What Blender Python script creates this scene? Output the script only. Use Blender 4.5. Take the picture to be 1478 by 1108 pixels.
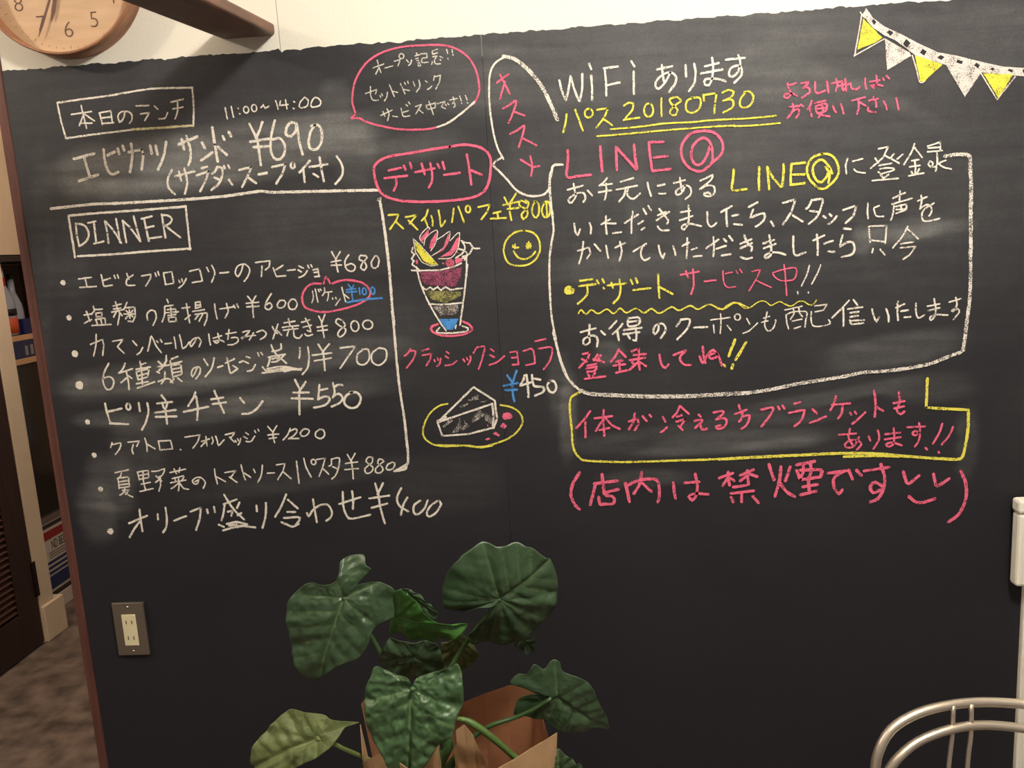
import bpy, bmesh, math, random
import numpy as np
from mathutils import Vector, Matrix, noise, geometry
random.seed(7)
for o in list(bpy.data.objects): bpy.data.objects.remove(o)
sc = bpy.context.scene
COL = sc.collection
CAM={'R': [0.9965795599464922, 0.060064308913051055, -0.05675790245995304], 'U': [0.045809894159880134, 0.17010211042186862, 0.9843610748232007], 'f': [-0.06877960667172028, 0.9835942002801887, -0.16676874671610226], 'C': [0.0, -1.6, 1.45]}
LEAVES=[('large drooping dark leaf at the upper left of the plant', [[-0.367, -0.4039, 0.982], [-0.3518, -0.4039, 0.9876], [-0.33, -0.4059, 0.9884], [-0.3254, -0.4101, 0.9747], [-0.3172, -0.4128, 0.9678], [-0.3325, -0.4148, 0.955], [-0.3444, -0.4174, 0.9413], [-0.3393, -0.4168, 0.9452], [-0.3094, -0.4187, 0.9492], [-0.293, -0.4214, 0.9458], [-0.2817, -0.4248, 0.9376], [-0.2773, -0.4303, 0.9198], [-0.2827, -0.4355, 0.8989], [-0.291, -0.4359, 0.8942], [-0.3076, -0.4364, 0.8865], [-0.3193, -0.4377, 0.8773], [-0.328, -0.4426, 0.8563], [-0.345, -0.4467, 0.8351], [-0.3683, -0.4469, 0.8255], [-0.3851, -0.4469, 0.819], [-0.402, -0.4481, 0.8081], [-0.4155, -0.4484, 0.8017], [-0.419, -0.4494, 0.7971], [-0.4409, -0.4468, 0.7978], [-0.4526, -0.4419, 0.8109], [-0.4599, -0.4371, 0.8258], [-0.4621, -0.427, 0.862], [-0.4644, -0.4177, 0.8954], [-0.4597, -0.4123, 0.9168], [-0.4406, -0.4092, 0.9355], [-0.42, -0.4083, 0.9464], [-0.3997, -0.4111, 0.9436], [-0.3794, -0.4123, 0.9469], [-0.3708, -0.4102, 0.9576], [-0.3688, -0.4054, 0.9759]], [-0.3638, -0.42, 0.9244], [-0.419, -0.4494, 0.7971], -0.03, 0, 5), ('round dark leaf at the top right of the plant', [[-0.1279, -0.3798, 0.895], [-0.1382, -0.3794, 0.8881], [-0.1613, -0.3807, 0.8849], [-0.1852, -0.3805, 0.8732], [-0.2018, -0.3814, 0.8706], [-0.2155, -0.3847, 0.8813], [-0.215, -0.3904, 0.91], [-0.2091, -0.394, 0.9303], [-0.2009, -0.3969, 0.9484], [-0.1866, -0.3989, 0.964], [-0.1728, -0.4001, 0.9758], [-0.1493, -0.4009, 0.9898], [-0.1335, -0.3992, 0.9886], [-0.118, -0.3969, 0.9838], [-0.0924, -0.3952, 0.987], [-0.077, -0.3924, 0.9797], [-0.0615, -0.3893, 0.9712], [-0.0403, -0.383, 0.9493], [-0.0331, -0.3786, 0.9302], [-0.0302, -0.3745, 0.9112], [-0.0326, -0.3703, 0.8885], [-0.0379, -0.3664, 0.8659], [-0.0523, -0.3634, 0.8436], [-0.07, -0.361, 0.8233], [-0.0943, -0.3601, 0.8074], [-0.118, -0.3613, 0.8032], [-0.1447, -0.3636, 0.8033], [-0.1647, -0.3654, 0.804], [-0.1782, -0.3661, 0.8019], [-0.1817, -0.3691, 0.8161], [-0.1785, -0.3715, 0.8297], [-0.1647, -0.3731, 0.8444], [-0.1497, -0.3762, 0.8666], [-0.141, -0.3792, 0.886]], [-0.1244, -0.38, 0.8974], [-0.0403, -0.383, 0.9493], -0.025, 0, 4), ('small bright green leaf folded edge-on in the middle', [[-0.2741, -0.4719, 0.9511], [-0.2615, -0.4771, 0.9608], [-0.2512, -0.4658, 0.9435], [-0.239, -0.4495, 0.9176], [-0.2286, -0.4362, 0.896], [-0.2135, -0.4273, 0.8821], [-0.1962, -0.4193, 0.8699], [-0.1757, -0.4099, 0.8554], [-0.1916, -0.4053, 0.8455], [-0.2203, -0.4026, 0.8376], [-0.2455, -0.4068, 0.8425], [-0.2666, -0.413, 0.8514], [-0.2814, -0.4181, 0.8589], [-0.2947, -0.4222, 0.8648], [-0.2898, -0.4359, 0.8891], [-0.279, -0.4484, 0.9116]], [-0.2771, -0.44, 0.8975], [-0.1773, -0.41, 0.8555], -0.01, 2, 3), ('dark glossy upper side of a folded leaf behind the bright one', [[-0.2788, -0.4027, 0.9284], [-0.2633, -0.4003, 0.9245], [-0.2485, -0.3962, 0.9136], [-0.2375, -0.391, 0.897], [-0.2277, -0.3863, 0.8824], [-0.2246, -0.3819, 0.8662], [-0.2347, -0.3822, 0.8642], [-0.2527, -0.3873, 0.8784], [-0.2664, -0.3939, 0.8993]], [-0.2701, -0.4, 0.9211], [-0.2262, -0.3821, 0.8663], -0.01, 0, 3), ('large puckered heart leaf hanging at the bottom centre', [[-0.2442, -0.5186, 0.83], [-0.2513, -0.5149, 0.8426], [-0.2674, -0.514, 0.8459], [-0.2821, -0.5122, 0.8524], [-0.2957, -0.5104, 0.8589], [-0.302, -0.5113, 0.8558], [-0.3059, -0.5146, 0.845], [-0.3144, -0.5197, 0.8282], [-0.3165, -0.5261, 0.8068], [-0.3144, -0.5335, 0.782], [-0.3086, -0.5403, 0.7596], [-0.2965, -0.5457, 0.7416], [-0.2871, -0.5518, 0.7217], [-0.2776, -0.5579, 0.7018], [-0.2632, -0.5619, 0.6885], [-0.246, -0.5586, 0.6992], [-0.2359, -0.5538, 0.7143], [-0.2233, -0.5484, 0.7317], [-0.2082, -0.5423, 0.7512], [-0.1895, -0.5386, 0.763], [-0.1828, -0.5315, 0.7862], [-0.173, -0.5261, 0.8038], [-0.1713, -0.5193, 0.8262], [-0.1736, -0.5129, 0.8476], [-0.1794, -0.5097, 0.8584], [-0.1931, -0.5113, 0.8533], [-0.2179, -0.5132, 0.8475], [-0.2328, -0.5146, 0.8433], [-0.2403, -0.5159, 0.839]], [-0.2451, -0.52, 0.8255], [-0.2632, -0.5619, 0.6885], -0.03, 1, 6), ('pale yellow-green leaf at the lower left corner of the plant', [[-0.5487, -0.4359, 0.6527], [-0.5435, -0.4263, 0.6716], [-0.5303, -0.4196, 0.6906], [-0.5163, -0.4169, 0.7032], [-0.5021, -0.4151, 0.7145], [-0.4862, -0.413, 0.7274], [-0.4698, -0.4141, 0.735], [-0.4432, -0.4235, 0.7348], [-0.4134, -0.4331, 0.7365], [-0.3873, -0.4449, 0.7328], [-0.3479, -0.4574, 0.7364], [-0.3671, -0.4548, 0.7292], [-0.3783, -0.4609, 0.7131], [-0.3914, -0.4651, 0.6987], [-0.419, -0.4655, 0.6818], [-0.4578, -0.4625, 0.6634], [-0.5012, -0.4567, 0.6468], [-0.5431, -0.4451, 0.6409]], [-0.4197, -0.45, 0.7057], [-0.548, -0.4391, 0.6477], -0.02, 3, 5), ('dark arrow-shaped leaf at the right of the plant', [[-0.0583, -0.3625, 0.7226], [-0.075, -0.3642, 0.7251], [-0.092, -0.3655, 0.7226], [-0.1059, -0.3661, 0.7148], [-0.1128, -0.3654, 0.6998], [-0.1144, -0.3643, 0.6863], [-0.1012, -0.3626, 0.6805], [-0.0861, -0.361, 0.6777], [-0.0676, -0.3589, 0.6739], [-0.0546, -0.3567, 0.6618], [-0.0415, -0.3547, 0.6521], [-0.0113, -0.3507, 0.6377], [0.0162, -0.3485, 0.6411], [0.0314, -0.3467, 0.6359], [0.0439, -0.345, 0.6281], [0.0392, -0.3483, 0.6622], [0.0251, -0.3528, 0.6986], [0.016, -0.3562, 0.7283], [-0.0034, -0.3597, 0.7471], [-0.0199, -0.3618, 0.7542], [-0.0313, -0.3635, 0.7608], [-0.034, -0.3649, 0.7743], [-0.0421, -0.3662, 0.7798], [-0.0505, -0.3667, 0.7775], [-0.0594, -0.3666, 0.7668], [-0.0675, -0.3677, 0.7712], [-0.0755, -0.369, 0.7772], [-0.0825, -0.369, 0.7705], [-0.0898, -0.3687, 0.7597], [-0.1048, -0.3701, 0.7597], [-0.1179, -0.3702, 0.7477], [-0.1043, -0.3684, 0.7417], [-0.0862, -0.3662, 0.736], [-0.0713, -0.3644, 0.7314]], [-0.042, -0.36, 0.7117], [0.0439, -0.345, 0.6281], -0.02, 0, 5), ('small leaf tip rising at the bottom right of the paper wrap', [[-0.0618, -0.4234, 0.6302], [-0.0544, -0.4256, 0.647], [-0.0444, -0.4259, 0.6542], [-0.0316, -0.4241, 0.6503], [-0.019, -0.4215, 0.6412], [-0.0066, -0.4178, 0.6255], [-0.0042, -0.4141, 0.604], [-0.0248, -0.4121, 0.581], [-0.0507, -0.4161, 0.5915]], [-0.0428, -0.42, 0.6196], [-0.0444, -0.4259, 0.6542], -0.01, 0, 3), ('shaded dark leaf behind the bottom centre leaf', [[-0.332, -0.3819, 0.7886], [-0.3202, -0.3876, 0.815], [-0.3038, -0.3915, 0.8356], [-0.2666, -0.3873, 0.831], [-0.2344, -0.3841, 0.8285], [-0.2262, -0.3773, 0.8042], [-0.2253, -0.3696, 0.7733], [-0.2481, -0.3667, 0.7543], [-0.2815, -0.3692, 0.7534], [-0.313, -0.3749, 0.7664]], [-0.2702, -0.38, 0.8009], [-0.3288, -0.3824, 0.7918], -0.01, 0, 4), ('dim olive leaf hanging behind the round leaf', [[-0.2386, -0.3014, 0.7859], [-0.215, -0.3003, 0.791], [-0.1972, -0.2997, 0.7964], [-0.1754, -0.2923, 0.7624], [-0.1829, -0.2896, 0.7422], [-0.2035, -0.2881, 0.7229], [-0.2107, -0.2862, 0.7077], [-0.228, -0.2884, 0.7125], [-0.2395, -0.2923, 0.7308]], [-0.2122, -0.3, 0.7908], [-0.204, -0.2873, 0.7177], -0.01, 3, 4), ('dark leaf tip showing under the round leaf', [[-0.1145, -0.2995, 0.7801], [-0.0945, -0.3005, 0.7914], [-0.0754, -0.3003, 0.7889], [-0.0788, -0.2988, 0.7713], [-0.0823, -0.2978, 0.7588], [-0.0997, -0.2982, 0.764]], [-0.0984, -0.3, 0.7856], [-0.0823, -0.2978, 0.7588], -0.005, 0, 2)]
STEMS=[([[-0.1937, -0.46, 0.7412], [-0.1771, -0.46, 0.7372], [-0.1572, -0.46, 0.7227], [-0.1337, -0.45, 0.693], [-0.1149, -0.44, 0.6657], [-0.0917, -0.43, 0.6366], [-0.0735, -0.42, 0.6055]], [0.0035, 0.0055, 0.0055, 0.005, 0.005, 0.0055, 0.006], 2, -1), ([[-0.0511, -0.37, 0.7189], [-0.0783, -0.37, 0.7014], [-0.1124, -0.37, 0.6855], [-0.1511, -0.38, 0.6789], [-0.1801, -0.38, 0.6597], [-0.2027, -0.39, 0.6394], [-0.2242, -0.39, 0.6107], [-0.2386, -0.4, 0.5843]], [0.003, 0.003, 0.0035, 0.004, 0.004, 0.005, 0.008, 0.012], 0, -1), ([[-0.4197, -0.45, 0.7057], [-0.402, -0.45, 0.7011], [-0.3836, -0.44, 0.6817], [-0.3614, -0.43, 0.6621], [-0.3516, -0.42, 0.6489], [-0.3155, -0.41, 0.6239]], [0.0035, 0.0035, 0.0035, 0.0035, 0.0035, 0.0035], 3, -1), ([[-0.2331, -0.43, 0.7121], [-0.2251, -0.41, 0.6756], [-0.2205, -0.41, 0.6636], [-0.23, -0.41, 0.6458], [-0.2386, -0.41, 0.6218], [-0.2442, -0.4, 0.5844]], [0.006, 0.008, 0.01, 0.01, 0.01, 0.012], 0, -1), ([[-0.2428, -0.53, 0.8313], [-0.246, -0.47, 0.8047], [-0.2317, -0.44, 0.7472], [-0.2278, -0.42, 0.6939], [-0.2268, -0.41, 0.6517]], [0.004, 0.004, 0.004, 0.005, 0.006], 1, -1), ([[-0.3638, -0.42, 0.9244], [-0.3548, -0.36, 0.8538], [-0.3167, -0.35, 0.7599], [-0.2713, -0.37, 0.6743], [-0.2494, -0.4, 0.627]], [0.003, 0.0035, 0.004, 0.005, 0.006], 0, -1), ([[-0.1244, -0.38, 0.8974], [-0.1702, -0.33, 0.8268], [-0.2243, -0.33, 0.7466], [-0.2582, -0.37, 0.6741], [-0.2704, -0.4, 0.6274]], [0.003, 0.0035, 0.004, 0.005, 0.006], 0, -1), ([[-0.2484, -0.43, 0.633], [-0.2455, -0.43, 0.6537], [-0.2402, -0.43, 0.6698]], [0.004, 0.004, 0.003], 2, -1)]
W1=[[-0.3588, -0.4, 0.7325], [-0.361, -0.33, 0.7108], [-0.3293, -0.26, 0.6825], [-0.2755, -0.22, 0.6443], [-0.2246, -0.2, 0.6117], [-0.1817, -0.2, 0.6305], [-0.1331, -0.21, 0.652], [-0.0855, -0.24, 0.6615], [-0.0682, -0.29, 0.6363], [-0.0606, -0.34, 0.6264]]
W2=[[-0.0596, -0.36, 0.6395], [-0.0398, -0.42, 0.6892], [-0.0782, -0.47, 0.698], [-0.1091, -0.51, 0.705], [-0.1455, -0.54, 0.7019], [-0.1831, -0.56, 0.7036], [-0.244, -0.55, 0.7104], [-0.2871, -0.53, 0.7281], [-0.3118, -0.5, 0.7105], [-0.3493, -0.45, 0.6628], [-0.3589, -0.41, 0.7032]]
W3=[[-0.2087, -0.42, 0.6705], [-0.2019, -0.43, 0.7022], [-0.1871, -0.43, 0.7103], [-0.176, -0.43, 0.6945], [-0.1706, -0.43, 0.6764], [-0.1593, -0.43, 0.6461]]
W4=[[-0.2492, -0.45, 0.6613], [-0.2374, -0.45, 0.6873], [-0.2287, -0.45, 0.6871], [-0.2262, -0.45, 0.6609]]
CHAIR={'a': [[0.4743, -0.36, 0.4874], [0.4697, -0.36, 0.5632], [0.4745, -0.36, 0.6067], [0.4984, -0.35, 0.6405], [0.5436, -0.34, 0.6617], [0.5993, -0.33, 0.6693], [0.6568, -0.32, 0.667], [0.7206, -0.32, 0.662], [0.7718, -0.33, 0.6571], [0.8207, -0.34, 0.6367], [0.8508, -0.35, 0.5999], [0.8585, -0.36, 0.5454], [0.8612, -0.36, 0.4708]], 'b': [[0.4842, -0.36, 0.5568], [0.5011, -0.36, 0.5902], [0.5406, -0.35, 0.6175], [0.5959, -0.34, 0.6323], [0.6532, -0.33, 0.6323], [0.7169, -0.33, 0.6249], [0.7682, -0.34, 0.6168], [0.8117, -0.35, 0.5945], [0.8427, -0.36, 0.5604]], 's': [[[0.6013, -0.335, 0.671], [0.5985, -0.34, 0.6199], [0.5925, -0.345, 0.5659], [0.5788, -0.36, 0.3966]], [[0.6321, -0.33, 0.6698], [0.6305, -0.335, 0.6185], [0.6246, -0.34, 0.562], [0.6121, -0.36, 0.3964]]]}
BEAM={'d': [-0.0431, 0.9933, 0.107], 'bl': [-0.6241, 0.0, 1.8659], 'br': [-0.5209, 0.0, 1.8636], 'tr': [-0.5101, 0.0, 1.8776]}
SMEARS_SHEEN=[(-0.677, 1.65, 0.305, 0.054, 5, 0.3), (-0.817, 1.65, 0.156, 0.051, 6, 0.16), (-0.441, 1.684, 0.099, 0.031, 0, 0.18), (-0.385, 1.636, 0.037, 0.057, -15, 0.1), (-0.283, 1.642, 0.099, 0.026, 8, 0.1), (-0.918, 1.63, 0.057, 0.05, 0, 0.12), (-0.416, 1.734, 0.031, 0.04, 0, 0.12), (-0.684, 1.24, 0.341, 0.034, 4, 0.2), (-0.992, 1.211, 0.048, 0.023, 5, 0.14), (-0.997, 1.223, 0.014, 0.017, 0, 0.1), (-0.805, 1.202, 0.199, 0.014, 4, 0.12), (-0.547, 1.176, 0.213, 0.031, 6, 0.13), (-0.694, 1.154, 0.241, 0.02, 5, 0.12), (-0.961, 1.144, 0.064, 0.017, 0, 0.15), (-0.966, 1.003, 0.05, 0.064, 0, 0.16), (-1.005, 0.944, 0.04, 0.064, 0, 0.14), (-0.896, 1.075, 0.057, 0.071, 0, 0.1), (-1.048, 1.441, 0.023, 0.227, -9, 0.05), (-0.982, 1.492, 0.043, 0.114, -8, 0.05), (-0.459, 1.503, 0.17, 0.085, 0, 0.06), (-0.551, 1.002, 0.227, 0.023, 6, 0.06), (-0.435, 1.311, 0.17, 0.071, 0, 0.04), (0.104, 1.791, 0.398, 0.085, 4, 0.1), (0.627, 1.761, 0.284, 0.085, 4, 0.08), (0.253, 1.627, 0.284, 0.128, 3, 0.06), (0.634, 1.433, 0.085, 0.02, 8, 0.18), (0.564, 1.424, 0.017, 0.031, 0, 0.14), (0.697, 1.436, 0.071, 0.014, 6, 0.1), (0.379, 1.493, 0.469, 0.199, 0, 0.04), (0.626, 1.211, 0.128, 0.031, 6, 0.12), (0.692, 1.133, 0.085, 0.028, 0, 0.08), (0.483, 1.122, 0.185, 0.014, 8, 0.1), (0.322, 1.046, 0.185, 0.02, 3, 0.13), (0.241, 1.028, 0.142, 0.011, 3, 0.1), (0.309, 1.079, 0.241, 0.014, 4, 0.07), (0.063, 1.049, 0.071, 0.02, 0, 0.07), (-0.004, 1.109, 0.017, 0.085, -4, 0.16), (-0.017, 1.166, 0.023, 0.071, 0, 0.1), (0.143, 0.974, 0.085, 0.017, 0, 0.12), (0.403, 1.035, 0.085, 0.011, 3, 0.12), (0.768, 1.02, 0.02, 0.071, 0, 0.08), (0.083, 1.23, 0.028, 0.023, 0, 0.16), (0.112, 1.284, 0.085, 0.028, 0, 0.04), (0.143, 1.396, 0.17, 0.028, 0, 0.1), (-0.264, 0.976, 0.114, 0.057, 0, 0.04), (-0.065, 1.519, 0.043, 0.128, 0, 0.04), (-0.268, 1.836, 0.085, 0.026, 0, 0.05), (-0.154, 1.779, 0.085, 0.085, 0, 0.03), (0.561, 1.693, 0.142, 0.014, -25, 0.06)]  # chalk smears; two wide ones at top right paint in the board's sheen

# ------------------------------------------------------------------ camera, world, lamps, exposure
cd = bpy.data.cameras.new('camera'); cam = bpy.data.objects.new('camera', cd); COL.objects.link(cam)
R_, U_, F_ = Vector(CAM['R']), Vector(CAM['U']), Vector(CAM['f'])
m = Matrix((R_, U_, -F_)).transposed().to_4x4(); m.translation = Vector(CAM['C'])
cam.matrix_world = m
cd.sensor_fit = 'HORIZONTAL'; cd.sensor_width = 36; cd.lens = 36*1180/1478
cd.clip_start = .02; cd.clip_end = 60
sc.camera = cam
w = bpy.data.worlds.new('room_ambient'); sc.world = w; w.use_nodes = True
w.node_tree.nodes['Background'].inputs[0].default_value = (1, .90, .80, 1)
w.node_tree.nodes['Background'].inputs[1].default_value = .22
def lamp(name, loc, energy, col, size):
    l = bpy.data.lights.new(name, 'POINT'); l.energy = energy; l.color = col; l.shadow_soft_size = size
    o = bpy.data.objects.new(name, l); COL.objects.link(o); o.location = loc
    return o
lamp('ceiling_lamp', (.48, -1.2, 2.46), 86, (1, .95, .875), .09)
lamp('ceiling_lamp', (-2.0, -.75, 2.40), 36, (1, .86, .72), .04)
lamp('corridor_fill', (-1.55, .95, 2.1), 24, (1, .80, .66), .08)  # unseen light added to brighten the corridor wall and floor
sc.view_settings.view_transform = 'Standard'; sc.view_settings.look = 'None'
sc.view_settings.gamma = 1; sc.view_settings.use_curve_mapping = False
sc.view_settings.exposure = 0.0

# ------------------------------------------------------------------ helpers
def lin(c): return tuple((v/255/12.92 if v/255 <= .04045 else ((v/255+.055)/1.055)**2.4) for v in c)
def N(nt, t, **k):
    n = nt.nodes.new(t)
    for a, b in k.items(): setattr(n, a, b)
    return n
def mat(name, rgb, rough=.6, metal=0, var=.0, vscale=8, bump=0, bscale=60, spec=.5, second=None, stretch=None, trans=0, ior=1.45, alpha=None):
    m = bpy.data.materials.new(name); m.use_nodes = True; nt = m.node_tree
    b = nt.nodes['Principled BSDF']; c = lin(rgb)
    b.inputs['Roughness'].default_value = rough; b.inputs['Metallic'].default_value = metal
    b.inputs['Specular IOR Level'].default_value = spec; b.inputs['Base Color'].default_value = (*c, 1)
    b.inputs['Transmission Weight'].default_value = trans; b.inputs['IOR'].default_value = ior
    if alpha is not None: b.inputs['Alpha'].default_value = alpha
    tc = N(nt, 'ShaderNodeTexCoord'); mp = N(nt, 'ShaderNodeMapping'); nt.links.new(tc.outputs['Object'], mp.inputs[0])
    if stretch: mp.inputs['Scale'].default_value = stretch
    if var or second:
        no = N(nt, 'ShaderNodeTexNoise'); no.inputs['Scale'].default_value = vscale; no.inputs['Detail'].default_value = 6
        nt.links.new(mp.outputs[0], no.inputs[0])
        cr = N(nt, 'ShaderNodeValToRGB'); nt.links.new(no.outputs[0], cr.inputs[0])
        c2 = lin(second) if second else tuple(v*(1-var) for v in c)
        c1 = c if second else tuple(min(1, v*(1+var)) for v in c)
        cr.color_ramp.elements[0].position = .32; cr.color_ramp.elements[1].position = .68
        cr.color_ramp.elements[0].color = (*c2, 1); cr.color_ramp.elements[1].color = (*c1, 1)
        nt.links.new(cr.outputs[0], b.inputs['Base Color'])
    if bump:
        n2 = N(nt, 'ShaderNodeTexNoise'); n2.inputs['Scale'].default_value = bscale; n2.inputs['Detail'].default_value = 5
        nt.links.new(mp.outputs[0], n2.inputs[0])
        bp = N(nt, 'ShaderNodeBump'); bp.inputs['Strength'].default_value = bump; bp.inputs['Distance'].default_value = .002
        nt.links.new(n2.outputs[0], bp.inputs['Height']); nt.links.new(bp.outputs[0], b.inputs['Normal'])
    return m
def link(name, me, mt, parent=None):
    o = bpy.data.objects.new(name, me); COL.objects.link(o)
    if mt: me.materials.append(mt)
    if parent: o.parent = parent
    return o
def obj(name, bm, mt, parent=None, smooth=False, recalc=True):
    if recalc: bmesh.ops.recalc_face_normals(bm, faces=bm.faces)
    me = bpy.data.meshes.new(name); bm.to_mesh(me); bm.free()
    if smooth:
        for p in me.polygons: p.use_smooth = True
    return link(name, me, mt, parent)
def empty(name, loc=(0, 0, 0)):
    o = bpy.data.objects.new(name, None); COL.objects.link(o); o.location = loc; o.empty_display_size = .05
    return o
def tag(o, label=None, cat=None, group=None, kind=None):
    for k, v in (('label', label), ('category', cat), ('group', group), ('kind', kind)):
        if v: o[k] = v
    return o
def bx(bm, lo, hi, bev=0, seg=2):
    r = bmesh.ops.create_cube(bm, size=1)
    vs = r['verts']
    for v in vs: v.co = Vector([lo[i]+(v.co[i]+.5)*(hi[i]-lo[i]) for i in range(3)])
    if bev:
        es = list({e for v in vs for e in v.link_edges})
        bmesh.ops.bevel(bm, geom=es, offset=bev, segments=seg, affect='EDGES', profile=.5)
    return bm
def box(name, lo, hi, mt, parent=None, bev=0, org=None):
    """box in world metres; mesh stored relative to the parent's location"""
    o0 = parent.location if parent else Vector((0, 0, 0))
    if org is not None: o0 = Vector(org)
    bm = bmesh.new(); bx(bm, [lo[i]-o0[i] for i in range(3)], [hi[i]-o0[i] for i in range(3)], bev)
    o = obj(name, bm, mt, parent)
    if org is not None: o.location = org
    return o
def tube(bm, pts, rad, n=12, cap=True):
    pts = [Vector(p) for p in pts]; rad = rad if isinstance(rad, list) else [rad]*len(pts)
    rings = []; nrm = None
    for i, p in enumerate(pts):
        t = (pts[min(i+1, len(pts)-1)]-pts[max(i-1, 0)]).normalized()
        if nrm is None:
            nrm = t.orthogonal().normalized()
        nrm = (nrm - t*nrm.dot(t)).normalized(); b = t.cross(nrm)
        rings.append([bm.verts.new(p+(nrm*math.cos(a)+b*math.sin(a))*rad[i]) for a in [2*math.pi*k/n for k in range(n)]])
    for a, b in zip(rings, rings[1:]):
        for k in range(n): bm.faces.new((a[k], a[(k+1) % n], b[(k+1) % n], b[k]))
    if cap: bm.faces.new(rings[0][::-1]); bm.faces.new(rings[-1])
def crom(P, step):
    """Catmull-Rom resample of a list of 2D/3D tuples"""
    P = [Vector(p) for p in P]
    if len(P) < 3: return seg(P, step)
    Q = [P[0]*2-P[1]]+P+[P[-1]*2-P[-2]]; out = []
    for i in range(1, len(Q)-2):
        n = max(2, int((Q[i+1]-Q[i]).length/step))
        for k in range(n):
            t = k/n; a, b, c, d = Q[i-1:i+3]
            out.append(.5*((2*b)+(c-a)*t+(2*a-5*b+4*c-d)*t*t+(3*b-a-3*c+d)*t**3))
    out.append(P[-1]); return out
def seg(P, step):
    P = [Vector(p) for p in P]; out = []
    for a, b in zip(P, P[1:]):
        n = max(1, int((b-a).length/step))
        out += [a.lerp(b, k/n) for k in range(n)]
    out.append(P[-1]); return out
def lathe(bm, prof, n=48, axis='z', c=(0, 0, 0)):
    rings = []
    for r, h in prof:
        ring = []
        for k in range(n):
            a = 2*math.pi*k/n
            p = (r*math.cos(a), r*math.sin(a), h) if axis == 'z' else (r*math.cos(a), h, r*math.sin(a))
            ring.append(bm.verts.new((p[0]+c[0], p[1]+c[1], p[2]+c[2])))
        rings.append(ring)
    for a, b in zip(rings, rings[1:]):
        for k in range(n): bm.faces.new((a[k], a[(k+1) % n], b[(k+1) % n], b[k]))
    return rings
def text(name, body, size, mt, parent, mw, ext=.0004, off=0):
    cu = bpy.data.curves.new(name, 'FONT'); cu.body = body; cu.size = size; cu.extrude = ext; cu.offset = off
    cu.align_x = 'CENTER'; cu.align_y = 'CENTER'
    t = bpy.data.objects.new(name, cu); COL.objects.link(t)
    dg = bpy.context.evaluated_depsgraph_get()
    me = bpy.data.meshes.new_from_object(t.evaluated_get(dg)); bpy.data.objects.remove(t)
    me.transform(mw); me.materials.clear()
    return link(name, me, mt, parent)

# ------------------------------------------------------------------ materials
cream = mat('cream_plaster', (242, 236, 220), .85, bump=.25, bscale=180, var=.03, vscale=4)
beige = mat('beige_wallpaper', (214, 190, 160), .8, bump=.2, bscale=120, var=.04)
brown = mat('brown_wood_trim', (104, 64, 54), .55, second=(80, 48, 42), vscale=12, stretch=(8, 8, .6), bump=.2)
darkw = mat('dark_brown_door', (62, 38, 32), .5, second=(48, 30, 26), vscale=10, stretch=(6, 6, .5), bump=.15)
white = mat('white_plastic', (252, 246, 230), .45, bump=.05, bscale=300)
offw = mat('offwhite_paint', (226, 206, 178), .6, bump=.1, var=.04)

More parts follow.
